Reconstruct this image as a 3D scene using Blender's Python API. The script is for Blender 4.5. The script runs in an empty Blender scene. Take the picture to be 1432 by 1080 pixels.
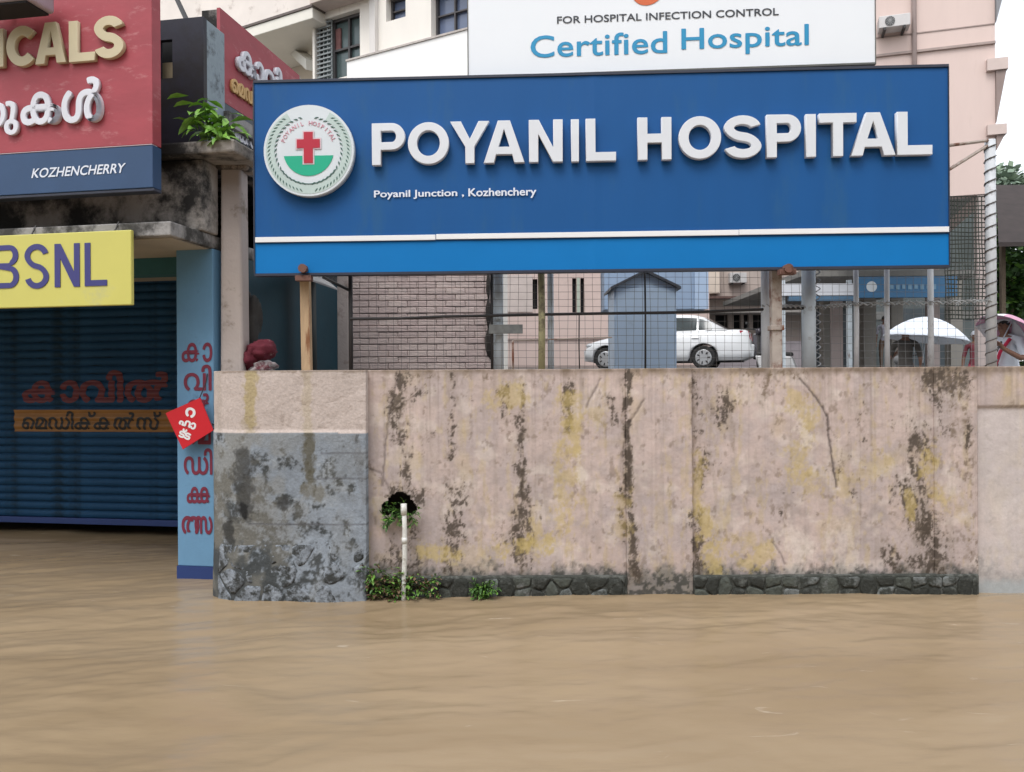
import bpy, bmesh, math, random
import numpy as np
from mathutils import Vector, Matrix, Euler
random.seed(7)
SC = bpy.context.scene
COL = SC.collection
# ------------------------------------------------------------------ camera
F = 1150.0          # focal length in pixels of the 1432 px wide photograph
CAMH = 1.283        # eye height above the flood water (water is z = 0)
ROLL = 0.006
cam_d = bpy.data.cameras.new("camera")
cam = bpy.data.objects.new("camera", cam_d)
COL.objects.link(cam)
cam_d.sensor_width = 36.0
cam_d.lens = 36.0 * F / 1432.0
cam_d.clip_start = 0.05
cam_d.clip_end = 500.0
cam.location = (0, 0, CAMH)
cam.rotation_euler = (Matrix.Rotation(ROLL, 3, 'Y') @ Matrix.Rotation(math.radians(90), 3, 'X')).to_euler()
SC.camera = cam
# ------------------------------------------------------------------ light
SUN_EL, SUN_AZ = math.radians(58), math.radians(205)
w = bpy.data.worlds.new("World")
SC.world = w
w.use_nodes = True
nt = w.node_tree
bg = nt.nodes["Background"]
sky = nt.nodes.new("ShaderNodeTexSky")
sky.sky_type = 'NISHITA'
sky.sun_disc = False
sky.sun_elevation = SUN_EL
sky.sun_rotation = SUN_AZ
sky.air_density = 1.0
sky.dust_density = 1.5
hs = nt.nodes.new("ShaderNodeHueSaturation")
hs.inputs["Saturation"].default_value = 0.22
nt.links.new(sky.outputs[0], hs.inputs["Color"])
nt.links.new(hs.outputs[0], bg.inputs[0])
bg.inputs[1].default_value = 0.15
sun_d = bpy.data.lights.new("sun", 'SUN')
sun_d.energy = 0.7
sun_d.angle = math.radians(25)
sun_d.color = (1.0, 0.985, 0.96)
sun = bpy.data.objects.new("sun", sun_d)
COL.objects.link(sun)
sd = Vector((math.sin(SUN_AZ) * math.cos(SUN_EL), math.cos(SUN_AZ) * math.cos(SUN_EL), math.sin(SUN_EL)))
sun.rotation_euler = sd.to_track_quat('Z', 'Y').to_euler()
sun.location = (0, 0, 30)
vs = SC.view_settings
vs.view_transform = 'Standard'
vs.look = 'None'
vs.gamma = 1.0
vs.use_curve_mapping = False
vs.exposure = 1.12
SC.render.engine = 'CYCLES'
SC.cycles.max_bounces = 6
SC.cycles.transparent_max_bounces = 8

# ------------------------------------------------------------------ measuring helpers
CAMP = Vector((0, 0, CAMH))
RX = Vector((math.cos(ROLL), 0, -math.sin(ROLL)))
UP = Vector((math.sin(ROLL), 0, math.cos(ROLL)))
FW = Vector((0, 1, 0))
def ray(u, v):
    return RX * ((u - 716) / F) + FW + UP * ((540 - v) / F)
def P(u, v, y):
    return CAMP + ray(u, v) * y
class Plane:
    """a vertical working plane: s runs along a, t runs along b (away), z up"""
    def __init__(self, O, ang):
        self.O = Vector((O[0], O[1], 0))
        self.a = Vector((math.cos(ang), -math.sin(ang), 0))
        self.b = Vector((math.sin(ang), math.cos(ang), 0))
    def hit(self, u, v, t=0.0):
        d = ray(u, v)
        k = ((self.O + self.b * t - CAMP).dot(self.b)) / d.dot(self.b)
        p = CAMP + d * k
        return (p - self.O).dot(self.a), p.z
    def side(self, u, v, s=0.0):
        d = ray(u, v)
        k = ((self.O + self.a * s - CAMP).dot(self.a)) / d.dot(self.a)
        p = CAMP + d * k
        return (p - self.O).dot(self.b), p.z
    def w(self, s, t, z):
        return self.O + self.a * s + self.b * t + Vector((0, 0, z))
FRONT = Plane((0, 0, 0), 0.0)         # plain world axes: w(x, y, z)

# ------------------------------------------------------------------ object helpers
ORG = {}
def link(o, parent, org):
    COL.objects.link(o)
    if parent is not None:
        o.parent = parent
    ORG[o.name] = org
    return o
def thing(name, label, cat, loc, group=None):
    o = bpy.data.objects.new(name, None)
    o.empty_display_size = 0.1
    o.location = loc
    o["label"] = label
    o["category"] = cat
    if group:
        o["group"] = group
    return link(o, None, Vector(loc))
def tag(o, label=None, cat=None, group=None, kind=None):
    if label: o["label"] = label
    if cat: o["category"] = cat
    if group: o["group"] = group
    if kind: o["kind"] = kind
    return o
def mesh_obj(name, me, parent=None, org=None):
    o = bpy.data.objects.new(name, me)
    return link(o, parent, org if org is not None else (ORG[parent.name] if parent else Vector((0, 0, 0))))
class MB:
    def __init__(self):
        self.v = []; self.f = []; self.m = []
    def add(self, vs_, fs_, mi=0):
        n = len(self.v)
        self.v += [Vector(x) for x in vs_]
        self.f += [tuple(i + n for i in f) for f in fs_]
        self.m += [mi] * len(fs_)
        return self
    def box(self, s0, s1, t0, t1, z0, z1, pl=FRONT, mi=0):
        c = [pl.w(s, t, z) for z in (z0, z1) for t in (t0, t1) for s in (s0, s1)]
        return self.add(c, [(0, 2, 3, 1), (4, 5, 7, 6), (0, 1, 5, 4), (2, 6, 7, 3), (0, 4, 6, 2), (1, 3, 7, 5)], mi)
    def hexa(self, c, mi=0):
        """eight corners: bottom ring of four then top ring of four, counter-clockwise from above"""
        return self.add(c, [(3, 2, 1, 0), (4, 5, 6, 7), (0, 1, 5, 4), (1, 2, 6, 5), (2, 3, 7, 6), (3, 0, 4, 7)], mi)
    def tube(self, pts, r, n=8, caps=True, mi=0):
        pts = [Vector(p) for p in pts]
        rs = r if isinstance(r, (list, tuple)) else [r] * len(pts)
        base = len(self.v)
        prev = None
        for i, p in enumerate(pts):
            d = (pts[min(i + 1, len(pts) - 1)] - pts[max(i - 1, 0)])
            if d.length < 1e-9: d = Vector((0, 0, 1))
            d.normalize()
            if prev is None:
                x = d.cross(Vector((0, 0, 1)) if abs(d.z) < .9 else Vector((1, 0, 0))).normalized()
            else:
                x = (prev - d * prev.dot(d)).normalized()
            prev = x
            y = d.cross(x)
            for k in range(n):
                a = 2 * math.pi * k / n
                self.v.append(p + (x * math.cos(a) + y * math.sin(a)) * rs[i])
        for i in range(len(pts) - 1):
            for k in range(n):
                a0 = base + i * n + k; a1 = base + i * n + (k + 1) % n
                self.f.append((a0, a1, a1 + n, a0 + n)); self.m.append(mi)
        if caps:
            self.f.append(tuple(base + k for k in reversed(range(n)))); self.m.append(mi)
            e = base + (len(pts) - 1) * n
            self.f.append(tuple(e + k for k in range(n))); self.m.append(mi)
        return self
    def prism(self, poly, f0, f1, mi=0):
        """poly: 2-D points; f0/f1 map a 2-D point to the two end faces"""
        n = len(poly)
        vs_ = [f0(*p) for p in poly] + [f1(*p) for p in poly]
        fs_ = [tuple(reversed(range(n))), tuple(range(n, 2 * n))]
        fs_ += [(i, (i + 1) % n, n + (i + 1) % n, n + i) for i in range(n)]
        return self.add(vs_, fs_, mi)
    def sphere(self, c, r, nu=12, nv=8, mi=0):
        c = Vector(c)
        r = Vector(r) if not isinstance(r, (int, float)) else Vector((r, r, r))
        vs_ = []; fs_ = []
        for j in range(nv + 1):
            ph = math.pi * j / nv
            for i in range(nu):
                th = 2 * math.pi * i / nu
                vs_.append(c + Vector((r.x * math.sin(ph) * math.cos(th), r.y * math.sin(ph) * math.sin(th), -r.z * math.cos(ph))))
        for j in range(nv):
            for i in range(nu):
                a0 = j * nu + i; a1 = j * nu + (i + 1) % nu
                fs_.append((a0, a1, a1 + nu, a0 + nu))
        return self.add(vs_, fs_, mi)
    def build(self, name, mat, parent=None, smooth=False, bevel=0.0, seg=2, fix=True):
        org = ORG[parent.name] if parent else Vector((0, 0, 0))
        me = bpy.data.meshes.new(name)
        me.from_pydata([tuple(p - org) for p in self.v], [], self.f)
        mats = mat if isinstance(mat, (list, tuple)) else [mat]
        for m in mats: me.materials.append(m)
        if len(mats) > 1:
            me.polygons.foreach_set("material_index", self.m)
        if fix:
            bm = bmesh.new(); bm.from_mesh(me)
            bmesh.ops.recalc_face_normals(bm, faces=bm.faces)
            bm.to_mesh(me); bm.free()
        if smooth:
            me.polygons.foreach_set("use_smooth", [True] * len(me.polygons))
        o = mesh_obj(name, me, parent)
        if bevel > 0:
            b = o.modifiers.new("bevel", 'BEVEL'); b.width = bevel; b.segments = seg
            b.limit_method = 'ANGLE'; b.angle_limit = math.radians(40)
        return o

# ------------------------------------------------------------------ materials
def rgb(r, g, b):
    return tuple(((c / 255) / 12.92 if c / 255 <= .04045 else ((c / 255 + .055) / 1.055) ** 2.4) for c in (r, g, b))
def mat(name, col, rough=.6, var=.12, scale=6., bump=0., bscale=40., metal=0., dirt=None, damt=.5, dscale=3., stretch=(1, 1, 1), spec=.5):
    m = bpy.data.materials.new(name)
    m.use_nodes = True
    n = m.node_tree; L = n.links
    b = n.nodes["Principled BSDF"]
    b.inputs["Roughness"].default_value = rough
    b.inputs["Metallic"].default_value = metal
    b.inputs["Specular IOR Level"].default_value = spec
    tc = n.nodes.new("ShaderNodeTexCoord")
    mp = n.nodes.new("ShaderNodeMapping"); mp.inputs["Scale"].default_value = stretch
    L.new(tc.outputs["Object"], mp.inputs[0])
    no = n.nodes.new("ShaderNodeTexNoise"); no.inputs["Scale"].default_value = scale
    no.inputs["Detail"].default_value = 6; no.inputs["Roughness"].default_value = .6
    L.new(mp.outputs[0], no.inputs["Vector"])
    mr = n.nodes.new("ShaderNodeMapRange")
    mr.inputs[1].default_value = .25; mr.inputs[2].default_value = .75
    mr.inputs[3].default_value = 1 - var; mr.inputs[4].default_value = 1 + var
    L.new(no.outputs["Fac"], mr.inputs[0])
    mx = n.nodes.new("ShaderNodeVectorMath"); mx.operation = 'SCALE'
    mx.inputs[0].default_value = col[:3]
    L.new(mr.outputs[0], mx.inputs["Scale"])
    out = mx.outputs[0]
    if dirt is not None:
        n2 = n.nodes.new("ShaderNodeTexNoise"); n2.inputs["Scale"].default_value = dscale
        n2.inputs["Detail"].default_value = 8; n2.inputs["Roughness"].default_value = .68
        L.new(mp.outputs[0], n2.inputs["Vector"])
        r2 = n.nodes.new("ShaderNodeMapRange"); r2.interpolation_type = 'SMOOTHSTEP'
        r2.inputs[1].default_value = .62 - damt * .35; r2.inputs[2].default_value = .78 - damt * .3
        L.new(n2.outputs["Fac"], r2.inputs[0])
        mi = n.nodes.new("ShaderNodeMix"); mi.data_type = 'RGBA'
        L.new(r2.outputs[0], mi.inputs[0])
        L.new(out, mi.inputs[6]); mi.inputs[7].default_value = (*dirt[:3], 1)
        out = mi.outputs[2]
    L.new(out, b.inputs["Base Color"])
    if bump > 0:
        n3 = n.nodes.new("ShaderNodeTexNoise"); n3.inputs["Scale"].default_value = bscale; n3.inputs["Detail"].default_value = 5
        L.new(mp.outputs[0], n3.inputs["Vector"])
        bp = n.nodes.new("ShaderNodeBump"); bp.inputs["Strength"].default_value = bump; bp.inputs["Distance"].default_value = .01
        L.new(n3.outputs["Fac"], bp.inputs["Height"])
        L.new(bp.outputs[0], b.inputs["Normal"])
    return m
def attr_mat(name, rough=.85, bump=.5, var=.1):
    m = mat(name, (1, 1, 1), rough=rough, var=var, scale=60, bump=bump, bscale=70, spec=.25)
    n = m.node_tree; L = n.links
    b = n.nodes["Principled BSDF"]
    at = n.nodes.new("ShaderNodeAttribute"); at.attribute_name = "Col"
    src = b.inputs["Base Color"].links[0].from_socket
    mu = n.nodes.new("ShaderNodeVectorMath"); mu.operation = 'MULTIPLY'
    L.new(at.outputs["Color"], mu.inputs[0]); L.new(src, mu.inputs[1])
    L.new(mu.outputs[0], b.inputs["Base Color"])
    return m

# ------------------------------------------------------------------ numpy noise
def _h(ix, iy, seed):
    h = (ix.astype(np.int64) * 374761393 + iy.astype(np.int64) * 668265263 + seed * 974634777) & 0xffffffff
    h = ((h ^ (h >> 13)) * 1274126177) & 0xffffffff
    h = ((h ^ (h >> 16)) * 2246822519) & 0xffffffff
    return (h ^ (h >> 15)) / 4294967296.0
def vnoise(x, y, seed=0):
    ix = np.floor(x); iy = np.floor(y)
    fx = x - ix; fy = y - iy
    fx = fx * fx * (3 - 2 * fx); fy = fy * fy * (3 - 2 * fy)
    a = _h(ix, iy, seed); b = _h(ix + 1, iy, seed); c = _h(ix, iy + 1, seed); d = _h(ix + 1, iy + 1, seed)
    return (a * (1 - fx) + b * fx) * (1 - fy) + (c * (1 - fx) + d * fx) * fy
def fbm(x, y, seed=0, oct=4, gain=.5):
    s = 0; amp = 1; tot = 0
    for i in range(oct):
        s = s + amp * vnoise(x * 2 ** i + 13.7 * i, y * 2 ** i + 5.1 * i, seed + i)
        tot += amp; amp *= gain
    return s / tot
def sst(a, b, x):
    t = np.clip((x - a) / (b - a), 0, 1)
    return t * t * (3 - 2 * t)

# ------------------------------------------------------------------ lettering
def text_geo(body, offset=0.0, extrude=0.0, shear=0.0, res=4, spacing=1.0):
    if offset > 0:
        # looped script: thicken the strokes with shifted copies, each a hair in front of the last
        base = text_geo(body, 0.0, extrude, shear, res, spacing)
        bm = bmesh.new()
        for i in range(9):
            t = base.copy()
            if i: t.transform(Matrix.Translation((math.cos(i * math.pi / 4) * offset, math.sin(i * math.pi / 4) * offset, i * 1.6e-4)))
            bm.from_mesh(t); bpy.data.meshes.remove(t)
        bm.to_mesh(base); bm.free()
        return base
    c = bpy.data.curves.new("lettering", 'FONT')
    c.body = body; c.size = 1; c.offset = offset; c.extrude = extrude; c.shear = shear; c.resolution_u = res
    c.space_character = spacing
    o = bpy.data.objects.new("lettering", c)
    COL.objects.link(o)
    dg = bpy.context.evaluated_depsgraph_get()
    me = bpy.data.meshes.new_from_object(o.evaluated_get(dg))
    bpy.data.objects.remove(o); bpy.data.curves.remove(c)
    return me
def poly_geo(contours, extrude, bevel=0.0):
    c = bpy.data.curves.new("outline", 'CURVE')
    c.dimensions = '2D'; c.fill_mode = 'BOTH'; c.extrude = extrude; c.bevel_depth = bevel; c.bevel_resolution = 1
    c.offset = -bevel
    for ct in contours:
        sp = c.splines.new('POLY'); sp.points.add(len(ct) - 1)
        for p, q in zip(sp.points, ct): p.co = (q[0], q[1], 0, 1)
        sp.use_cyclic_u = True
    o = bpy.data.objects.new("outline", c)
    COL.objects.link(o)
    dg = bpy.context.evaluated_depsgraph_get()
    me = bpy.data.meshes.new_from_object(o.evaluated_get(dg))
    bpy.data.objects.remove(o); bpy.data.curves.remove(c)
    return me
def place_geo(me, name, material, parent, fn):
    """fn maps (x, y, z) of the flat shape to a world point"""
    org = ORG[parent.name] if parent else Vector((0, 0, 0))
    for v in me.vertices:
        v.co = fn(*v.co) - org
    bm = bmesh.new(); bm.from_mesh(me)
    bmesh.ops.remove_doubles(bm, verts=bm.verts, dist=1e-5)
    bmesh.ops.recalc_face_normals(bm, faces=bm.faces)
    bm.to_mesh(me); bm.free()
    me.name = name
    me.materials.clear()
    me.materials.append(material)
    return mesh_obj(name, me, parent)
def put_text(body, name, material, parent, pl, t, u0, v0, u1, v1, thick=.002, offset=0.0, shear=0.0, side=None, cut=None, spacing=1.0, slant=True):
    """text whose inked box runs from pixel (u0, v0) lower left to (u1, v1) upper right as seen on plane offset t"""
    me = text_geo(body, offset, 0.0 if thick < .0025 else .01, shear, spacing=spacing)
    xs = [v.co.x for v in me.vertices]; ys = [v.co.y for v in me.vertices]
    x0, x1, y0, y1 = min(xs), max(xs), min(ys), max(ys)
    if side is None:
        s0, z0 = pl.hit(u0, v0, t); s1, z1 = pl.hit(u1, v1, t)
    else:
        s0, z0 = pl.side(u0, v0, side); s1, z1 = pl.side(u1, v1, side)
    def fn(x, y, z):
        s = s0 + (x - x0) / (x1 - x0) * (s1 - s0)
        zz = z0 + (y - y0) / (y1 - y0) * (z1 - z0)
        d = max(0.0, z) if thick < .0025 else (z / .01 * .5 + .5) * thick
        if side is None:
            return pl.w(s, t - d, zz)
        return pl.w(side + d, s, zz)
    if cut: cut(me, (x0, x1, y0, y1), (s0, s1, z0, z1))
    return place_geo(me, name, material, parent, fn)

def arc(cx, cy, rx, ry, a0, a1, n=14):
    return [(cx + rx * math.cos(math.radians(a0 + (a1 - a0) * i / n)), cy + ry * math.sin(math.radians(a0 + (a1 - a0) * i / n))) for i in range(n + 1)]
def stroke(pts, t):
    """outline of a centre line with a constant width"""
    out = []; inn = []
    n = len(pts)
    for i in range(n):
        p0 = pts[max(0, i - 1)]; p1 = pts[min(n - 1, i + 1)]
        dx, dy = p1[0] - p0[0], p1[1] - p0[1]
        l = math.hypot(dx, dy) or 1
        nx, ny = -dy / l, dx / l
        out.append((pts[i][0] + nx * t / 2, pts[i][1] + ny * t / 2)); inn.append((pts[i][0] - nx * t / 2, pts[i][1] - ny * t / 2))
    return out + inn[::-1]
def catmull(pts, k=5):
    r = []
    for i in range(len(pts) - 1):
        p0 = pts[max(0, i - 1)]; p1 = pts[i]; p2 = pts[i + 1]; p3 = pts[min(len(pts) - 1, i + 2)]
        for j in range(k):
            t = j / k
            r.append(tuple(.5 * (2 * p1[d] + (p2[d] - p0[d]) * t + (2 * p0[d] - 5 * p1[d] + 4 * p2[d] - p3[d]) * t * t + (3 * p1[d] - p0[d] - 3 * p2[d] + p3[d]) * t ** 3) for d in (0, 1)))
    r.append(pts[-1])
    return r
def glyph(ch, w, h, t):
    if ch == 'I': return [[(0, 0), (w, 0), (w, h), (0, h)]]
    if ch == 'L': return [[(0, 0), (w, 0), (w, t * .92), (t, t * .92), (t, h), (0, h)]]
    if ch == 'T': return [[((w - t) / 2, 0), ((w + t) / 2, 0), ((w + t) / 2, h - t * .92), (w, h - t * .92), (w, h), (0, h), (0, h - t * .92), ((w - t) / 2, h - t * .92)]]
    if ch == 'E': return [[(0, 0), (w, 0), (w, t * .9), (t, t * .9), (t, h / 2 - t * .42), (w * .92, h / 2 - t * .42), (w * .92, h / 2 + t * .45), (t, h / 2 + t * .45), (t, h - t * .9), (w, h - t * .9), (w, h), (0, h)]]
    if ch == 'D': return [[(0, 0)] + arc(w * .5, h / 2, w * .5, h / 2, -90, 90, 18) + [(0, h)], [(t, t * .9)] + arc(w * .5, h / 2, w * .5 - t, h / 2 - t * .9, -90, 90, 18) + [(t, h - t * .9)]]
    if ch == 'H':
        m0, m1 = h * .5 - t * .42, h * .5 + t * .5
        return [[(0, 0), (t, 0), (t, m0), (w - t, m0), (w - t, 0), (w, 0), (w, h), (w - t, h), (w - t, m1), (t, m1), (t, h), (0, h)]]
    if ch == 'N': return [[(0, 0), (t, 0), (t, h * .66), (w - t * 1.05, 0), (w, 0), (w, h), (w - t, h), (w - t, h * .34), (t * 1.05, h), (0, h)]]
    if ch == 'M':
        return [[(0, 0), (t, 0), (t, h * .68), (w * .5 - t * .42, 0), (w * .5 + t * .42, 0), (w - t, h * .68), (w - t, 0), (w, 0), (w, h), (w - t * 1.3, h), (w * .5, h * .4), (t * 1.3, h), (0, h)]]
    if ch == 'Y':
        return [[((w - t) / 2, 0), ((w + t) / 2, 0), ((w + t) / 2, h * .4), (w, h), (w - t * 1.15, h), (w / 2, h * .58), (t * 1.15, h), (0, h), ((w - t) / 2, h * .4)]]
    if ch == 'A':
        k = t * 1.12
        b0, b1 = h * .2, h * .2 + t * .8
        def xl(y): return (w / 2 - k * .55) * y / h
        ap = (w / 2, h * .83)
        li = lambda y: k + (w / 2 - k) * (y / (h * .86))
        return [[(0, 0), (k, 0), (li(b0) * .98, b0), (w - li(b0) * .98, b0), (w - k, 0), (w, 0), (w / 2 + k * .58, h), (w / 2 - k * .58, h)],
                [(li(b1), b1), (w - li(b1), b1), (w / 2, h * .80)]]
    if ch == 'O':
        return [arc(w / 2, h / 2, w / 2, h / 2, 0, 360, 40)[:-1], arc(w / 2, h / 2, w / 2 - t, h / 2 - t * .9, 0, 360, 40)[:-1]]
    if ch == 'P':
        y0 = h * .36; r = (h - y0) / 2
        o = [(0, 0), (t, 0), (t, y0), (w - r, y0)] + arc(w - r, y0 + r, r, r, -90, 90, 14) + [(0, h)]
        ri = r - t * .86
        i = [(t, y0 + t * .86)] + [(w - r, y0 + t * .86)] + arc(w - r, y0 + r, r - t, ri, -90, 90, 12)[1:-1] + [(w - r, h - t * .86), (t, h - t * .86)]
        return [o, i]
    if ch == 'B':
        hm = h * .52
        r1 = (h - hm) / 2; r2 = hm / 2
        o = [(0, 0), (w - r2, 0)] + arc(w - r2, r2, r2, r2, -90, 80, 12) + arc(w - r1 - t * .1, hm + r1, r1, r1, -80, 90, 12) + [(0, h)]
        k = t * .85
        i1 = [(t, k), (w - r2, k)] + arc(w - r2, r2, r2 - t, r2 - k * .95, -80, 80, 8) + [(t, hm - k * .45)]
        i2 = [(t, hm + k * .5), (w - r1 - t * .1, hm + k * .5)] + arc(w - r1 - t * .1, hm + r1, r1 - t, r1 - k * .95, -70, 80, 8) + [(t, h - k)]
        return [o, i1, i2]
    if ch == 'C':
        c = arc(w / 2, h / 2, (w - t) / 2, (h - t) / 2, 42, 318, 30)
        return [stroke(c, t)]
    if ch == 'S':
        tv = min(t * .9, .27 * h)
        rx, ry = (w - t) / 2, (h - tv) / 4
        cu, cl = h - tv / 2 - ry, tv / 2 + ry
        def A(cy, sx, a0, a1): return arc(w / 2, cy, rx + sx * t / 2, ry + sx * tv / 2, a0, a1, 18)
        c = A(cu, 1, 18, 270) + A(cl, -1, 90, -162)[1:] + A(cl, 1, -162, 90) + A(cu, -1, 270, 18)[1:]
        k = -.10 * h / w
        mid = lambda x, y: y + k * (x - w / 2) * math.exp(-((y - h / 2) / (.24 * h)) ** 2) * (1 if abs(x - w / 2) < w * .5 else 1)
        return [[(x, mid(x, y)) for x, y in c]]
def put_glyph(ch, name, material, parent, pl, t, u0, u1, vb, vt, st, depth, bev=0.0, lean=0.0):
    s0, z0 = pl.hit(u0, vb, t); s1, _ = pl.hit(u1, vb, t); _, z1 = pl.hit(u0, vt, t)
    W_, H_ = s1 - s0, z1 - z0
    me = poly_geo(glyph(ch, W_, H_, st), depth / 2 - bev, bev)
    return place_geo(me, name, material, parent, lambda x, y, z: pl.w(s0 + x + lean * y, t - depth / 2 - z, z0 + y))
def copy_tree(o, parent=None):
    c = o.copy(); COL.objects.link(c)
    c.parent = parent
    ORG[c.name] = ORG[o.name]
    for ch in list(o.children): copy_tree(ch, c)
    return c
# ------------------------------------------------------------------ shared materials
M_pink = mat("pink_paint", (.52, .42, .37), .85, .1, 2.5, .15, 60, dirt=(.30, .25, .22), damt=.12, dscale=1.2)
M_cream = mat("cream_paint", (.72, .68, .62), .85, .07, 1.5, .08, 50, dirt=(.50, .46, .41), damt=.18, dscale=1.5, stretch=(1.6, 1.6, .35))
M_white = mat("white_paint", (.78, .78, .78), .6, .03, 3)
M_steel = mat("grey_painted_steel", (.45, .50, .53), .5, .15, 12, .1, 60, dirt=(.16, .12, .10), damt=.15, dscale=9)
M_black = mat("black_painted_steel", (.02, .018, .018), .55, .3, 10)
M_rust = mat("rusty_steel", (.36, .31, .27), .8, .2, 10, .2, 60, dirt=(.14, .05, .025), damt=.45, dscale=7)
M_conc = mat("weathered_concrete", (.29, .28, .27), .9, .2, 5, .35, 40, dirt=(.045, .043, .04), damt=.58, dscale=3.5)
M_dark = mat("dark_void", (.012, .012, .014), .9, .2, 4)
M_glass = mat("window_glass", (.10, .13, .17), .12, .3, 1.2, spec=.6)
M_leaf = [mat("leaf_bright", (.13, .27, .04), .5, .25, 9), mat("leaf_mid", (.05, .12, .025), .55, .25, 9), mat("leaf_dark", (.022, .05, .014), .6, .25, 9)]
M_bark = mat("bark", (.10, .075, .05), .9, .25, 8, .4, 30)

# ------------------------------------------------------------------ flood water
def build_water():
    def axis(lo, hi, a, b, st, cs):
        x = list(np.arange(a, b, st))
        k = a; d = st
        left = []
        while k > lo:
            d *= cs; k -= d; left.append(max(k, lo))
        k = x[-1]; d = st
        right = []
        while k < hi:
            d *= cs; k += d; right.append(min(k, hi))
        return np.array(left[::-1] + x + right)
    xs = axis(-70, 70, -3.6, 3.6, .018, 1.25)
    ys = axis(-60, 24, 1.6, 7.0, .018, 1.25)
    X, Y = np.meshgrid(xs, ys)
    wx = .25 * (fbm(X * .9, Y * 1.1, 40, 3) - .5); wy = .55 * (fbm(X * .7 + 9, Y * .8, 44, 3) - .5)
    A = .16
    Xr = (X + wx) * math.cos(A) + (Y + wy) * math.sin(A); Yr = -(X + wx) * math.sin(A) + (Y + wy) * math.cos(A)
    h = .040 * (fbm(Xr * 1.0, Yr * 2.5, 3, 2) - .5)
    r = 1 - np.abs(2 * fbm(Xr * 1.3 + 4, Yr * 5.0, 21, 3) - 1)
    h += .007 * (r ** 3)
    h += .013 * (fbm(Xr * 3.2, Yr * 8.5, 12, 3) - .5)
    h += .006 * (fbm(Xr * 7., Yr * 15., 15, 3) - .5)
    h += .003 * (fbm(X * 16, Y * 30, 33, 2) - .5)
    fall = np.clip(1 - np.maximum(np.abs(X) - 5, 0) / 6, 0, 1) * np.clip(1 - np.maximum(np.abs(Y - 4) - 5, 0) / 6, 0, 1)
    h = h * fall
    V = np.stack([X, Y, h], -1).reshape(-1, 3).astype(np.float32)
    ny, nx = X.shape
    idx = np.arange(ny * nx).reshape(ny, nx)
    Q = np.stack([idx[:-1, :-1], idx[:-1, 1:], idx[1:, 1:], idx[1:, :-1]], -1).reshape(-1, 4)
    me = grid_mesh("flood_water", V, Q)
    m = bpy.data.materials.new("muddy_water"); m.use_nodes = True
    n = m.node_tree; L = n.links; b = n.nodes["Principled BSDF"]
    b.inputs["Roughness"].default_value = .24
    b.inputs["IOR"].default_value = 1.33
    b.inputs["Specular IOR Level"].default_value = .5
    tc = n.nodes.new("ShaderNodeTexCoord"); mp = n.nodes.new("ShaderNodeMapping"); mp.inputs["Scale"].default_value = (.5, 1.4, 1)
    mp.inputs["Rotation"].default_value = (0, 0, .15)
    L.new(tc.outputs["Object"], mp.inputs[0])
    n1 = n.nodes.new("ShaderNodeTexNoise"); n1.inputs["Scale"].default_value = 1.1; n1.inputs["Detail"].default_value = 7; n1.inputs["Distortion"].default_value = .8
    L.new(mp.outputs[0], n1.inputs["Vector"])
    cr = n.nodes.new("ShaderNodeValToRGB")
    e = cr.color_ramp.elements
    e[0].position = .3; e[0].color = (.255, .186, .112, 1)
    e[1].position = .72; e[1].color = (.325, .245, .155, 1)
    L.new(n1.outputs["Fac"], cr.inputs[0])
    # specks of foam, in drawn-out flecks
    mp2 = n.nodes.new("ShaderNodeMapping"); mp2.inputs["Scale"].default_value = (1.6, 5.5, 1); mp2.inputs["Rotation"].default_value = (0, 0, -.2)
    L.new(tc.outputs["Object"], mp2.inputs[0])
    n2 = n.nodes.new("ShaderNodeTexNoise"); n2.inputs["Scale"].default_value = 2.2; n2.inputs["Detail"].default_value = 5; n2.inputs["Roughness"].default_value = .55; n2.inputs["Distortion"].default_value = .6
    L.new(mp2.outputs[0], n2.inputs["Vector"])
    r2 = n.nodes.new("ShaderNodeMapRange"); r2.interpolation_type = 'SMOOTHSTEP'
    r2.inputs[1].default_value = .66; r2.inputs[2].default_value = .78; r2.inputs[4].default_value = .5
    L.new(n2.outputs["Fac"], r2.inputs[0])
    mi = n.nodes.new("ShaderNodeMix"); mi.data_type = 'RGBA'
    L.new(r2.outputs[0], mi.inputs[0]); L.new(cr.outputs[0], mi.inputs[6]); mi.inputs[7].default_value = (.60, .53, .43, 1)
    L.new(mi.outputs[2], b.inputs["Base Color"])
    n3 = n.nodes.new("ShaderNodeTexNoise"); n3.inputs["Scale"].default_value = 16; n3.inputs["Detail"].default_value = 5
    L.new(mp.outputs[0], n3.inputs["Vector"])
    bp = n.nodes.new("ShaderNodeBump"); bp.inputs["Strength"].default_value = .2; bp.inputs["Distance"].default_value = .012
    L.new(n3.outputs["Fac"], bp.inputs["Height"]); L.new(bp.outputs[0], b.inputs["Normal"])
    me.materials.append(m)
    me.polygons.foreach_set("use_smooth", [True] * len(me.polygons))
    tag(mesh_obj("flood_water", me), kind="structure", label="muddy brown flood water covering the street")
def grid_mesh(name, V, Q):
    me = bpy.data.meshes.new(name)
    me.vertices.add(len(V)); me.vertices.foreach_set("co", np.ascontiguousarray(V, np.float32).ravel())
    me.loops.add(Q.size); me.loops.foreach_set("vertex_index", Q.astype(np.int32).ravel())
    me.polygons.add(len(Q)); me.polygons.foreach_set("loop_start", np.arange(0, Q.size, 4, dtype=np.int32))
    me.update(calc_edges=True)
    return me
build_water()

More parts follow.
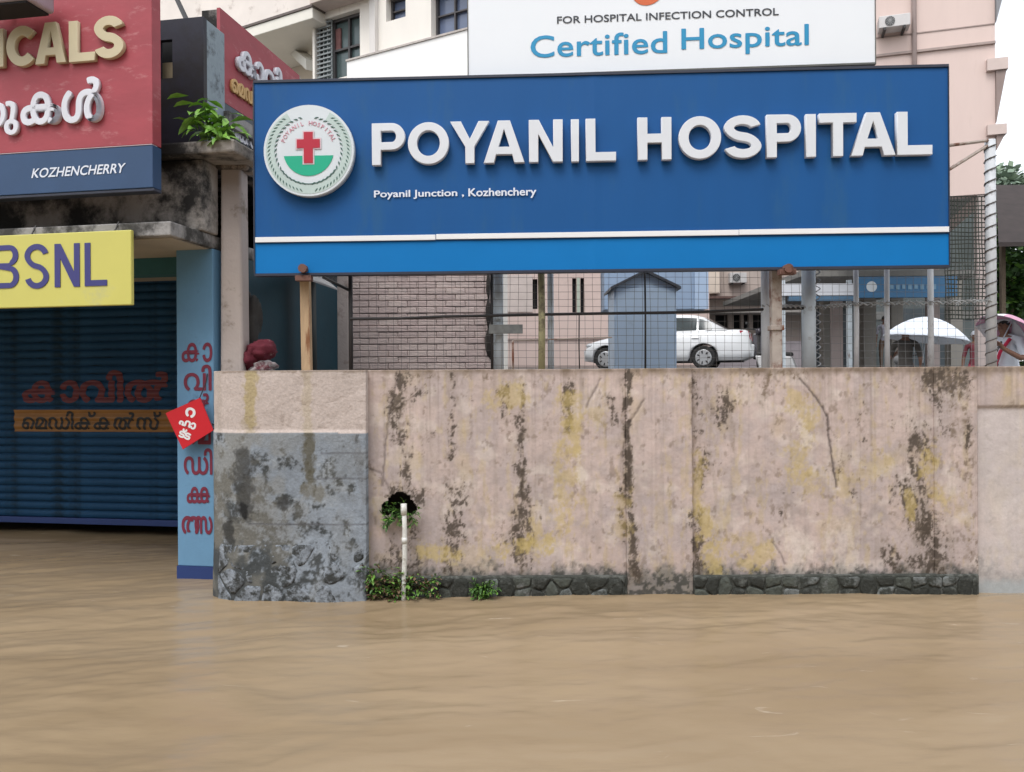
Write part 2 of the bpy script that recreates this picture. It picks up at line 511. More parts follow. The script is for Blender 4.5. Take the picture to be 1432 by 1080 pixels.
# ------------------------------------------------------------------ ground behind the retaining wall
SHOP = Plane((-2.07, 5.0), math.radians(10.3))
def gz(x, y):
    if y < 15: z = .75
    elif y < 19: z = .75 + (y - 15) / 4 * .93
    else: z = 1.68
    if x > 4.5 and y < 14: z -= .25 * min(1, (x - 4.5) / .8) * min(1, (14 - y) / 2)
    if x > 6 and y < 22:
        z = min(z, z if y < 15 else .75 + max(0, (y - 17.5)) / 4.5 * .93)
    return z
def build_ground():
    V = []; f = []
    def patch(xs, ys, lim=None):
        n0 = len(V)
        for y in ys:
            lo = lim(y) if lim else None
            for i, x in enumerate(xs):
                xx = x if lo is None else lo + (xs[-1] - lo) * i / (len(xs) - 1)
                V.append((xx, y, gz(xx, y)))
        nx = len(xs)
        for j in range(len(ys) - 1):
            for i in range(nx - 1):
                f.append((n0 + j * nx + i, n0 + j * nx + i + 1, n0 + (j + 1) * nx + i + 1, n0 + (j + 1) * nx + i))
    patch(list(np.linspace(-1.6, 70, 90)), [5.3, 6, 7, 8, 9.2], lambda y: -2.07 + .182 * (y - 5) + .12)
    patch(list(np.linspace(-70, 70, 141)), [9.2, 12, 15, 16, 17, 17.5, 18, 19, 20, 22, 25, 30, 45, 70, 120])
    me = bpy.data.meshes.new("yard_ground"); me.from_pydata(V, [], f)
    me.materials.append(mat("yard_tarmac", (.17, .17, .17), .9, .2, 2, .3, 60, dirt=(.10, .09, .08), damt=.4))
    tag(mesh_obj("yard_ground", me), kind="structure", label="grey tarmac yard of the hospital")
build_ground()

# ------------------------------------------------------------------ retaining wall
WY = 5.0; WB = 5.45
MPP = WY / F
def Wx(u, v=600): return P(u, v, WY).x
def lerp3(c, tgt, m):
    return c * (1 - m[..., None]) + np.array(tgt)[None, None, :] * m[..., None]
PINK = np.array((.53, .425, .385)); DARKST = (.062, .047, .036); BROWN = (.16, .115, .075); YEL = (.50, .385, .15); PALE = (.68, .60, .53)
# stains of the long wall, measured on the photograph: (u0, v0, u1, v1, half width, strength, colour)
STAINS = [
 (562, 528, 552, 580, 9, .95, 0), (552, 560, 560, 608, 12, .9, 0), (560, 570, 590, 545, 8, .7, 0), (568, 640, 566, 690, 8, .8, 0), (545, 690, 585, 696, 10, .8, 0),
 (575, 527, 700, 529, 4, .55, 1), (632, 522, 632, 640, 4, .8, 0), (636, 690, 630, 790, 13, .85, 0), (600, 610, 590, 625, 9, .5, 0), (655, 555, 664, 540, 5, .5, 0),
 (545, 778, 580, 800, 16, .8, 0), (575, 745, 582, 800, 8, .75, 0), (590, 770, 640, 776, 8, .9, 2), (672, 770, 700, 766, 6, .4, 2),
 (729, 540, 728, 800, 3.5, .75, 0), (728, 545, 727, 580, 6, .6, 0), (725, 590, 726, 625, 7, .8, 0), (728, 650, 729, 695, 8, .9, 0), (731, 720, 728, 778, 12, 1.0, 0), (715, 750, 735, 770, 14, .7, 0),
 (700, 768, 760, 762, 10, 1.0, 2), (745, 730, 748, 765, 8, .6, 2), (700, 552, 704, 568, 10, .8, 0), (690, 560, 722, 552, 12, .7, 2),
 (797, 540, 796, 600, 6, .95, 0), (798, 560, 800, 625, 12, .75, 2), (812, 590, 830, 586, 14, .5, 2), (795, 640, 790, 690, 18, .7, 2), (788, 725, 790, 750, 12, .75, 2), (808, 655, 812, 668, 7, .8, 3), (858, 560, 860, 592, 5, .8, 0),
 (880, 520, 877, 700, 5, 1.0, 0), (877, 600, 883, 800, 4.5, 1.0, 0), (866, 690, 872, 760, 5, .85, 0), (866, 700, 868, 740, 9, .5, 2), (884, 790, 890, 806, 7, .9, 0),
 (967, 530, 969, 700, 4, .55, 1), (973, 530, 974, 560, 7, .8, 0), (981, 585, 978, 612, 6, .6, 0), (982, 640, 980, 670, 9, .95, 0), (978, 640, 976, 700, 8, .7, 2), (974, 725, 974, 800, 10, .9, 0), (984, 715, 1000, 800, 10, .95, 2), (978, 790, 990, 806, 8, .8, 0),
 (1010, 560, 1016, 570, 10, .9, 0), (1004, 575, 1010, 590, 9, .8, 0), (1000, 625, 1004, 640, 7, .5, 0), (1040, 785, 1075, 775, 10, .8, 2), (1030, 755, 1050, 758, 8, .5, 2), (1040, 522, 1130, 524, 5, .7, 1),
 (1080, 520, 1074, 550, 4, .8, 1), (1112, 565, 1128, 580, 12, .75, 2), (1122, 610, 1118, 650, 13, .7, 2), (1112, 660, 1140, 680, 14, .6, 2), (1120, 600, 1124, 615, 9, .7, 3), (1100, 690, 1094, 720, 6, .5, 0), (1105, 755, 1125, 770, 14, .6, 3), (1118, 780, 1110, 800, 10, .5, 3),
 (1170, 660, 1200, 655, 12, .6, 0), (1205, 660, 1240, 650, 12, .5, 2), (1200, 560, 1205, 620, 9, .6, 0), (1198, 690, 1200, 700, 6, .7, 0), (1175, 665, 1180, 690, 8, .5, 2), (1170, 750, 1180, 790, 14, .5, 3), (1250, 590, 1262, 590, 8, .5, 0),
 (1285, 600, 1300, 640, 11, .85, 0), (1278, 615, 1277, 618, 8, 1., 0), (1280, 640, 1296, 690, 11, .8, 0), (1270, 690, 1290, 740, 14, .95, 0), (1290, 730, 1310, 780, 15, .95, 0), (1245, 775, 1255, 795, 10, .95, 0), (1280, 790, 1310, 798, 9, .9, 0), (1300, 640, 1310, 690, 11, .85, 2), (1270, 690, 1275, 720, 6, .8, 2), (1320, 660, 1330, 680, 10, .4, 3), (1215, 530, 1300, 540, 8, .5, 1),
 (1310, 528, 1350, 535, 13, 1., 0), (1312, 540, 1316, 600, 9, .7, 0), (1332, 540, 1334, 600, 12, .6, 1), (1350, 540, 1352, 660, 8, .75, 1), (1352, 600, 1350, 620, 6, .9, 0), (1356, 660, 1358, 790, 6, .5, 1), (1366, 570, 1368, 700, 5, .35, 1),
 (1370, 786, 1376, 790, 6, .9, 0), (1400, 800, 1402, 812, 6, .7, 0), (1415, 718, 1432, 719, 3, .6, 1), (1390, 569, 1470, 569, 2.5, .7, 1), (1450, 600, 1440, 700, 12, .5, 0),
]
CRACKS = [[(1120, 530), (1136, 548), (1150, 566), (1158, 580), (1160, 610), (1165, 640), (1168, 660), (1172, 682)], [(512, 655), (530, 662), (545, 690)], [(556, 526), (545, 570), (538, 620), (533, 680)], [(900, 560), (880, 590), (870, 640)], [(840, 530), (820, 570)], [(1082, 760), (1092, 775), (1098, 790)]]
def paint(U, V):
    n1 = fbm(U / 60, V / 60, 1, 5); n2 = fbm(U / 12, V / 14, 2, 5, .6); n3 = fbm(U / 30, V / 30, 5, 4); n4 = fbm(U / 5, V / 6, 8, 3)
    c = np.broadcast_to(PINK, U.shape + (3,)).copy()
    c *= (1 + .22 * (n1 - .5) + .12 * (n4 - .5))[..., None]
    low = sst(560, 740, V) * (1 - sst(780, 806, V) * .6)
    g = sst(.40, .70, n3 * .6 + n2 * .4) * (.25 + .45 * low)
    c = lerp3(c, (.29, .255, .245), g * .85)
    c = lerp3(c, (.42, .355, .345), sst(.45, .62, fbm(U / 45, V / 60, 19, 4)) * .55)
    c = lerp3(c, PALE, sst(.56, .74, fbm(U / 26, V / 22, 77, 4)) * .35)
    c = lerp3(c, YEL, sst(.60, .76, fbm(U / 34, V / 46, 55, 4)) * .22)
    c = lerp3(c, BROWN, sst(.62, .76, fbm(U / 9, V / 12, 91, 5, .6)) * .5)
    dust = fbm(U / 7, V / 40, 66, 4)
    c = lerp3(c, (.33, .27, .22), sst(.55, .75, dust) * .3)
    # thin drips that run down from the coping, and damp rising from the water
    for sd_, ln_ in ((501, 60.), (502, 130.), (503, 240.)):
        dl = fbm(U / 4.0, U * 0 + 3.3, sd_, 3, .6); L_ = ln_ * (.4 + 1.2 * vnoise(U / 17, U * 0, sd_ + 9))
        dr = sst(.58, .74, dl) * np.exp(-np.maximum(V - 519, 0) / L_) * (.55 + .9 * (fbm(U / 3, V / 16, sd_ + 3, 3) - .3))
        c = lerp3(c, (.20, .155, .125), np.clip(dr, 0, 1) * .32)
    yl = fbm(U / 9, V / 60, 520, 4) * .6 + fbm(U / 5, V / 9, 521, 4) * .4
    c = lerp3(c, (.50, .39, .20), sst(.56, .70, yl) * .35)
    damp = sst(786, 806, V + (n2 - .5) * 34)
    c = lerp3(c, (.135, .135, .125), damp * .72)
    c = lerp3(c, (.04, .042, .036), damp * sst(.42, .58, fbm(U / 6, V / 6, 530, 4, .6)) * .8)
    top = np.exp(-np.maximum(V - 519, 0) / 9.)
    c = lerp3(c, BROWN, np.clip(top * 1.2 + n2 - .95, 0, 1) * .9)
    for (u0, v0, u1, v1, wd, st, kind) in STAINS:
        dx, dy = u1 - u0, v1 - v0
        k = np.clip(((U - u0) * dx + (V - v0) * dy) / (dx * dx + dy * dy + 1e-6), 0, 1)
        wob = (n2 - .5) * wd * 1.6 + (n1 - .5) * 10
        d = np.hypot(U - (u0 + k * dx) + wob, (V - (v0 + k * dy)) * .8)
        env = np.exp(-(d / (wd * (1.6 if kind < 2 else 1.6))) ** 2)
        col = (DARKST, BROWN, YEL, PALE)[kind]
        sd = 200 + int(u0 * 7 + v0) % 997
        if kind < 2:
            nn = .22 * fbm(U / 9, V / 11, sd, 3) + .28 * fbm(U / 4.5, V / 20, sd + 9, 4) + .50 * fbm(U / 3.6, V / 4.6, sd + 5, 4, .75)
            th = .76 - .355 * env * st
            m = sst(th - .03, th + .09, nn) * (env > .03)
            halo = sst(th - .20, th + .12, nn) * (env > .03) * .55 * st
            c = lerp3(c, (.25, .20, .155), halo)
            c = lerp3(c, col, m * (.86 if kind == 0 else .7))
        else:
            nn = .5 * fbm(U / 13, V / 18, sd, 4) + .5 * fbm(U / 4, V / 6, sd + 3, 4, .65)
            th = .66 - .36 * env
            m = sst(th, th + .22, nn) * (env > .03) * st
            c = lerp3(c, col, m * (.72 if kind == 2 else .8))
    cr = np.zeros_like(U)
    for line in CRACKS:
        for (a, b) in zip(line[:-1], line[1:]):
            dx, dy = b[0] - a[0], b[1] - a[1]
            k = np.clip(((U - a[0]) * dx + (V - a[1]) * dy) / (dx * dx + dy * dy), 0, 1)
            d = np.hypot(U - (a[0] + k * dx) + (n4 - .5) * 4, V - (a[1] + k * dy))
            cr = np.maximum(cr, np.exp(-(d / 1.5) ** 2) * (.65 if line[0][0] < 1000 or line[0][0] < 1110 else 1.))
    c = lerp3(c, (.07, .055, .05), cr * .85)
    return c, cr, n2
def paint_block(U, V):
    n1 = fbm(U / 40, V / 40, 301, 5); n2 = fbm(U / 11, V / 12, 302, 5, .6); n3 = fbm(U / 22, V / 26, 305, 5, .62); n4 = fbm(U / 4, V / 5, 308, 3)
    up = V < 605
    c = np.broadcast_to(np.array((.49, .415, .375)), U.shape + (3,)).copy() * (1 + .12 * (n1 - .5) + .10 * (n4 - .5))[..., None]
    c2 = np.broadcast_to(np.array((.235, .265, .30)), U.shape + (3,)).copy() * (1 + .45 * (n1 - .5) + .25 * (n4 - .5))[..., None]
    c2 = lerp3(c2, (.345, .37, .39), sst(.52, .7, n3) * .5)
    left = 1 - sst(330, 470, U)
    lowm = sst(690, 800, V)
    mold = n2 * .40 + n3 * .35 + .25 * fbm(U / 3.5, V / 4, 377, 4, .7)
    th = .575 - .10 * left * sst(600, 680, V) - .085 * lowm - .02 * sst(640, 700, V)
    c2 = lerp3(c2, (.035, .038, .036), sst(-.03, .09, mold - th) * .9)
    c2 = lerp3(c2, (.22, .21, .18), sst(.42, .62, fbm(U / 30, V / 34, 333, 4)) * (.2 + .4 * left))
    for (vv, u0, u1) in ((633, 450, 515), (668, 430, 515), (731, 350, 515)):
        d = np.abs(V - vv - (n1 - .5) * 3)
        c2 = lerp3(c2, (.10, .10, .11), np.exp(-(d / 1.2) ** 2) * ((U > u0) & (U < u1)) * .7)
    def str_(u0, v0, u1, v1, wd, st, col, cc, sd):
        dx, dy = u1 - u0, v1 - v0
        k = np.clip(((U - u0) * dx + (V - v0) * dy) / (dx * dx + dy * dy + 1e-6), 0, 1)
        d = np.hypot(U - (u0 + k * dx) + (n2 - .5) * wd, (V - (v0 + k * dy)))
        env = np.exp(-(d / wd) ** 2); nn = fbm(U / 6, V / 9, sd, 4, .6)
        return lerp3(cc, col, np.clip((env * .9 + (nn - .5) * 1.1 - .25) / .35, 0, 1) * (env > .02) * st)
    c2 = str_(435, 608, 436, 672, 8, .85, (.10, .09, .06), c2, 401); c2 = str_(432, 686, 444, 690, 12, .75, (.16, .15, .12), c2, 402)
    c2 = str_(343, 640, 346, 712, 16, .8, (.05, .05, .048), c2, 403); c2 = str_(322, 735, 324, 752, 11, .95, (.045, .045, .042), c2, 404); c2 = str_(344, 706, 345, 720, 7, 1., (.02, .02, .02), c2, 405)
    c2 = str_(400, 700, 398, 706, 9, .8, (.05, .05, .05), c2, 406); c2 = str_(500, 610, 512, 700, 6, .4, (.14, .14, .14), c2, 407)
    c = str_(355, 521, 352, 590, 8, .75, (.38, .30, .13), c, 410); c = str_(350, 590, 356, 604, 10, .5, (.3, .24, .14), c, 411)
    c = str_(432, 525, 432, 600, 7, .4, (.40, .33, .20), c, 412); c = str_(305, 525, 305, 600, 5, .3, (.3, .25, .2), c, 413); c = str_(300, 519, 520, 518, 3, .6, BROWN, c, 414)
    c = lerp3(c, (.3, .24, .2), sst(.64, .78, n2) * .4)
    return np.where(up[..., None], c, c2), mold
M_plaster = attr_mat("stained_plaster", .88, .16, .06)
M_cement = attr_mat("mouldy_cement", .9, .4, .14)
def wall_grid(name, u0, u1, v0, v1, base, parent, paintf, material, relief, step=1.55, back=None, hole=None):
    x0, x1 = Wx(u0), Wx(u1)
    z1 = P((u0 + u1) / 2, v0, WY).z; z0 = P((u0 + u1) / 2, v1, WY).z
    if v0 < 520: z1 = WTOP
    nx = max(2, int((x1 - x0) / (step * MPP))); nz = max(2, int((z1 - z0) / (step * MPP)))
    xs = np.linspace(x0, x1, nx + 1); zs = np.linspace(z0, z1, nz + 1)
    X, Z = np.meshgrid(xs, zs)
    U = 716 + X / MPP; V = 516.5 + (WTOP - Z) / MPP + 0.0
    V = V + (716 - U) * ROLL
    C, extra = paintf(U, V)[:2]
    Yv = base(X, Z, U, V) + relief(U, V, extra)
    back = WB if back is None else back
    rows = [np.stack([X, Yv, Z], -1)]
    pos = rows[0]; col = C
    # skirts: repeat the rim on the back plane
    def pad(a, kind):
        t = a[-1:].copy(); b = a[:1].copy()
        if kind: t[..., 1] = back; b[..., 1] = back
        a = np.concatenate([b, a, t], 0)
        l = a[:, :1].copy(); r = a[:, -1:].copy()
        if kind: l[..., 1] = back; r[..., 1] = back
        return np.concatenate([l, a, r], 1)
    pos = pad(pos, True); col = pad(col, False)
    ny_, nx_ = pos.shape[:2]
    idx = np.arange(ny_ * nx_).reshape(ny_, nx_)
    Q = np.stack([idx[:-1, :-1], idx[:-1, 1:], idx[1:, 1:], idx[1:, :-1]], -1)
    keep = np.ones(Q.shape[:2], bool)
    if hole is not None:
        inside = hole(pad(U[..., None], False)[..., 0], pad(V[..., None], False)[..., 0])
        inside[:2] = False; inside[-2:] = False
        keep &= ~(inside[:-1, :-1] & inside[1:, 1:] & inside[:-1, 1:] & inside[1:, :-1])
    Q = Q[keep]
    org = np.array(ORG[parent.name])
    me = grid_mesh(name, pos.reshape(-1, 3) - org, Q)
    a = me.color_attributes.new("Col", 'FLOAT_COLOR', 'POINT')
    rgba = np.ones((ny_ * nx_, 4), np.float32); rgba[:, :3] = np.clip(col.reshape(-1, 3), 0, 1)
    a.data.foreach_set("color", rgba.ravel())
    me.materials.append(material)
    return mesh_obj(name, me, parent)
WTOP = P(716, 516.5, WY).z
wall = thing("retaining_wall", "long pink plastered retaining wall with black mould and yellow stains, standing in the flood water", "wall", (0, 5.2, 0))
def rel_w(U, V, cr): return .006 * (fbm(U / 70, V / 70, 70, 3) - .5) + .004 * (fbm(U / 8, V / 8, 71, 3) - .5) + .006 * cr
def rel_c(U, V, mold): return .012 * (fbm(U / 30, V / 30, 72, 4) - .5) + .010 * np.clip(mold - .55, 0, 1) * 4 * .5
flat = lambda y: (lambda X, Z, U, V: np.full_like(X, y))
def hole_f(U, V):
    w_ = (fbm(U / 7, V / 7, 640, 3) - .5) * .7
    return (((U - 557) / 24) ** 2 + ((V - 714) / 26) ** 2 < 1 + w_) & (V < 722 + w_ * 16)
wall_grid("plaster_panel", 512, 876, 519, 842, flat(5.022), wall, paint, M_plaster, rel_w, hole=hole_f)
wall_grid("pilaster", 876, 967.5, 519, 900, flat(4.99), wall, paint, M_plaster, rel_w)
wall_grid("plaster_panel", 967.5, 1309, 519, 842, flat(5.022), wall, paint, M_plaster, rel_w)
wall_grid("pilaster", 1309, 1367, 519, 842, flat(5.0), wall, paint, M_plaster, rel_w)
def paint_right(U, V):
    c, cr, n2 = paint(U, V)
    k = sst(568, 572, V) * .55
    c = lerp3(c, (.60, .55, .53), k)
    b = sst(808, 822, V + (n2 - .5) * 20)
    c = lerp3(c, (.36, .40, .41), b * .7)
    return c, cr
wall_grid("plaster_panel", 1367, 2000, 519, 900, lambda X, Z, U, V: 5.016 + .014 * sst(568, 571, V), wall, paint_right, M_plaster, rel_w, step=2.2)
def corner_base(X, Z, U, V):
    xl = Wx(286); R = .26
    d = np.clip(R - (X - xl), 0, R)
    y = 4.955 + (R - np.sqrt(np.maximum(R * R - d * d, 0))) * .95
    y = y - .012 * sst(600, 606, V) - .03 * sst(740, 830, V)
    return y
wall_grid("corner_block", 286, 514, 519, 900, corner_base, wall, paint_block, M_cement, rel_c, step=1.45)
# the dark inside of the weep hole
mb = MB()
mb.box(Wx(528), Wx(586), 5.20, 5.22, P(557, 730, WY).z, P(557, 680, WY).z)
mb.build("drain_hole", mat("hole_earth", (.025, .02, .015), .95, .4, 30, .5, 40), wall)

# rubble stones: cells of jittered seeds, each stone a body of its own
def voronoi(seeds, box):
    cells = []
    for i, s in enumerate(seeds):
        poly = [(box[0], box[1]), (box[2], box[1]), (box[2], box[3]), (box[0], box[3])]
        for j, q in enumerate(seeds):
            if i == j or math.hypot(s[0] - q[0], s[1] - q[1]) > 120: continue
            mx, my = (s[0] + q[0]) / 2, (s[1] + q[1]) / 2; nx, ny = q[0] - s[0], q[1] - s[1]
            out = []
            for a, b in zip(poly, poly[1:] + poly[:1]):
                da = (a[0] - mx) * nx + (a[1] - my) * ny; db = (b[0] - mx) * nx + (b[1] - my) * ny
                if da <= 0: out.append(a)
                if da * db < 0:
                    k = da / (da - db); out.append((a[0] + (b[0] - a[0]) * k, a[1] + (b[1] - a[1]) * k))
            poly = out
            if len(poly) < 3: break
        cells.append(poly)
    return cells
def stone(poly, yf, proud, parent, material, gap=2.0):
    cx = sum(p[0] for p in poly) / len(poly); cy = sum(p[1] for p in poly) / len(poly)
    pts = []
    for a, b in zip(poly, poly[1:] + poly[:1]):        # soften the corners
        for k in (.12, .5, .88):
            pts.append((a[0] + (b[0] - a[0]) * k, a[1] + (b[1] - a[1]) * k))
    def ring(k, g, y):
        r = []
        for (u, v) in pts:
            d = math.hypot(u - cx, v - cy) or 1
            s = max(0, (d - g) / d) * k
            uu, vv = cx + (u - cx) * s + random.uniform(-.5, .5), cy + (v - cy) * s + random.uniform(-.5, .5)
            p = P(uu, vv, WY); r.append(Vector((p.x, yf(uu, vv) + y, p.z)))
        return r
    A, B, C_ = ring(1, gap, .03), ring(.97, gap, -proud * .75), ring(.72, gap, -proud)
    n = len(pts)
    p = P(cx, cy, WY)
    mb = MB()
    vs_ = A + B + C_ + [Vector((p.x, yf(cx, cy) - proud * 1.05, p.z))]
    fs_ = [(r * n + i, r * n + (i + 1) % n, (r + 1) * n + (i + 1) % n, (r + 1) * n + i) for r in (0, 1) for i in range(n)]
    fs_ += [(2 * n + i, 2 * n + (i + 1) % n, 3 * n) for i in range(n)]
    mb.add(vs_, fs_)
    return mb.build("stone", material, parent, smooth=True)
M_stone = mat("mossy_stone", (.095, .10, .09), .9, .45, 18, 1.0, 45, dirt=(.025, .027, .022), damt=.95, dscale=14)
M_stone2 = mat("cement_smeared_stone", (.22, .245, .275), .9, .35, 16, .9, 45, dirt=(.032, .034, .032), damt=.60, dscale=18)
M_stones = [M_stone, M_stone, mat("grey_stone", (.14, .15, .145), .9, .4, 16, 1.0, 45, dirt=(.03, .033, .027), damt=.6, dscale=15), mat("black_mossy_stone", (.06, .066, .055), .95, .4, 18, 1.0, 45, dirt=(.15, .155, .15), damt=.2, dscale=12)]
M_mortar = mat("black_mossy_mortar", (.04, .043, .036), .95, .4, 25, .6, 50, dirt=(.11, .115, .105), damt=.45, dscale=12)
# plinth courses
for (u0, u1, ytop, parts) in ((514, 876, 806, 15), (967.5, 1367, 804, 17)):
    mb = MB()
    mb.box(Wx(u0) + .002, Wx(u1) - .002, 4.986, 5.2, -.5, P((u0 + u1) / 2, ytop, WY).z)
    pl_ = mb.build("plinth", M_mortar, wall, bevel=.008)
    seeds = []; u = u0 + 6
    while u < u1 - 4:
        wd_ = random.uniform(13, 30)
        if random.random() < .45: seeds.append((u + wd_ / 2, ytop + random.uniform(12, 20)))
        else:
            seeds.append((u + wd_ / 2 + random.uniform(-3, 3), ytop + random.uniform(5, 9))); seeds.append((u + wd_ / 2 + random.uniform(-6, 6), ytop + random.uniform(22, 28)))
        u += wd_
    for poly in voronoi(seeds, (u0 + 2, ytop + 1, u1 - 2, ytop + 42)):
        if len(poly) > 2: stone(poly, lambda u, v: 4.984, random.uniform(.003, .012), pl_, random.choice(M_stones), random.uniform(.9, 1.8))
# rubble showing at the foot of the corner block
cb = [o for o in wall.children if o.name.startswith("corner_block")][0]
def corner_y(u, v):
    xl = Wx(286); R = .26; x = Wx(u); d = min(max(R - (x - xl), 0), R)
    return 4.955 + (R - math.sqrt(max(R * R - d * d, 0))) * .95 - .012 - .03 * float(sst(740, 830, np.array(float(v))))
seeds = []
for r, vv in enumerate((776, 802, 828)):
    for i in range(6):
        seeds.append((302 + (i + .35 + .4 * (r % 2)) * 35 + random.uniform(-9, 9), vv + random.uniform(-7, 7)))
for i, poly in enumerate(voronoi(seeds, (306, 758, 513, 858))):
    if len(poly) > 2 and not (i in (4, 9)):
        stone(poly, corner_y, random.uniform(-.001, .004), cb, M_stone2, 1.6)
wall["kind"] = "thing"
# ------------------------------------------------------------------ drain pipe and plants of the wall
pv = thing("drain_pipe", "thin white plastic pipe standing upright in front of the fern filled weep hole", "pipe", (Wx(565), 4.93, 0))
pts = [P(564, 712, 5.10), P(564, 709, 4.99), P(564.5, 709, 4.945), P(565, 714, 4.925), P(566, 740, 4.925), P(566, 780, 4.925), P(564.5, 820, 4.925), P(564.5, 900, 4.92)]
mb = MB(); mb.tube(pts, .0145, 12)
M_pvc = mat("white_plastic_pipe", (.66, .66, .62), .45, .12, 9, dirt=(.25, .22, .15), damt=.35, dscale=14)
mb.build("tube", M_pvc, pv, smooth=True)
mb = MB(); mb.tube([P(564.5, 704.5, 4.925), P(564.8, 720, 4.925)], .0185, 12); mb.tube([P(565.6, 752, 4.925), P(565.6, 760, 4.925)], .017, 12)
mb.build("socket", M_pvc, pv, smooth=True)
def leaf_faces(mb, base, d, L, wd, droop=.3, mi=0, up=Vector((0, 0, 1))):
    d = d.normalized(); side = d.cross(up)
    if side.length < .1: side = Vector((1, 0, 0))
    side.normalize()
    m = base + d * L * .5; e = base + d * L - Vector((0, 0, droop * L)); m -= Vector((0, 0, droop * L * .15))
    q = base + d * L * .8 - Vector((0, 0, droop * L * .5))
    nrm = side.cross(d) * wd * .15
    mb.add([base, m + side * wd / 2 + nrm, q + side * wd * .36 + nrm, e, q - side * wd * .36 + nrm, m - side * wd / 2 + nrm, m, q],
           [(0, 1, 6), (1, 2, 7, 6), (2, 3, 7), (3, 4, 7), (4, 5, 6, 7), (5, 0, 6)], mi)
def weed(name, label, spots, size, n, mats, spread=.05, stemmy=True, cat="plant"):
    c0 = spots[0]
    t = thing(name, label, cat, tuple(c0))
    mb = MB(); ms = MB()
    for k in range(n):
        b = Vector(random.choice(spots)) + Vector((random.uniform(-spread, spread), random.uniform(-.03, .015), random.uniform(-spread, spread) * .6))
        d = Vector((random.uniform(-1, 1), random.uniform(-1.3, -.1), random.uniform(-.4, 1.1))).normalized()
        tip = b + d * random.uniform(.02, .08) * size
        ms.tube([b, (b + tip) / 2 + Vector((0, 0, .004)), tip], [.0016, .0013, .0008], 4, False)
        for q in range(random.randint(3, 5)):
            dd = (d + Vector((random.uniform(-1, 1), random.uniform(-.8, .4), random.uniform(-.7, .8)))).normalized()
            leaf_faces(mb, b.lerp(tip, random.uniform(.4, 1)), dd, random.uniform(.018, .04) * size, random.uniform(.010, .02) * size, random.uniform(0, .5), random.randrange(len(mats)))
    mb.build("foliage", mats, t, smooth=False, fix=False)
    ms.build("stem", M_leaf[1], t, fix=False)
    return t
weed("fern", "small green fern growing out of the weep hole behind the white pipe", [P(u, 718 + random.uniform(-10, 14), 5.02) for u in range(540, 583, 4)], 1.0, 60, [M_leaf[1], M_leaf[1], M_leaf[0]], .02)
M_dry = mat("dry_leaf", (.15, .09, .05), .7, .3, 12)
sp = [P(random.gauss(562, 26), random.uniform(800, 832), 4.97) for _ in range(60)] + [P(random.gauss(555, 14), random.uniform(780, 832), 4.97) for _ in range(20)] + [P(525 + random.uniform(-12, 12), random.uniform(792, 835), 4.95) for _ in range(22)] + [P(600 + random.uniform(-18, 12), random.uniform(812, 835), 4.96) for _ in range(14)]
weed("weed_clump", "weeds and creeper around the foot of the white pipe, green and dry brown", sp, 1.0, 190, [M_leaf[1], M_dry, M_leaf[0], M_leaf[0], M_dry], .02)
weed("weed_clump", "bright green weed tuft growing alone from the dark stone plinth", [P(678 + random.uniform(-12, 12), random.uniform(820, 836), 4.96) for _ in range(14)], .95, 70, [M_leaf[0], M_leaf[1]], .012)

# ------------------------------------------------------------------ the hospital's blue sign
pL, pR = P(356, 250, 5.25), P(1326, 250, 5.05)
SG = Plane((pL.x, pL.y), math.atan2(pL.y - pR.y, pR.x - pL.x))
SLEN = SG.hit(1326.5, 250)[0]
zt0, zb0 = SG.hit(356, 118)[1], SG.hit(356, 384)[1]
zt1, zb1 = SG.hit(1327, 92)[1], SG.hit(1325, 369.5)[1]
ZT, ZB = (zt0 + zt1) / 2, (zb0 + zb1) / 2
def sgz(v0, v1):   # mean height of a line that runs from v0 at the left end to v1 at the right end
    return (SG.hit(356, v0)[1] + SG.hit(1326, v1)[1]) / 2
M_blue = mat("blue_sign_sheet", (.008, .083, .262), .5, .05, 2.0, .03, 5, dirt=(.016, .092, .24), damt=.25, dscale=2.2, stretch=(2.5, 2.5, .5), spec=.25)
M_blue2 = mat("bright_blue_sheet", (.003, .165, .46), .5, .05, 2.5, .03, 5, spec=.22)
M_lett = mat("silver_white_letter", (.66, .685, .72), .45, .05, 5)
M_edge = mat("sign_edge_trim", (.025, .03, .05), .5, .2, 9)
sign = thing("hospital_sign", "wide blue hospital sign with raised white letters and round emblem above the wall", "sign", tuple(SG.w(SLEN / 2, 0, P(716, 517, 5.2).z)))
zs0 = sgz(343, 325); zs1 = sgz(333.5, 317)
mb = MB()
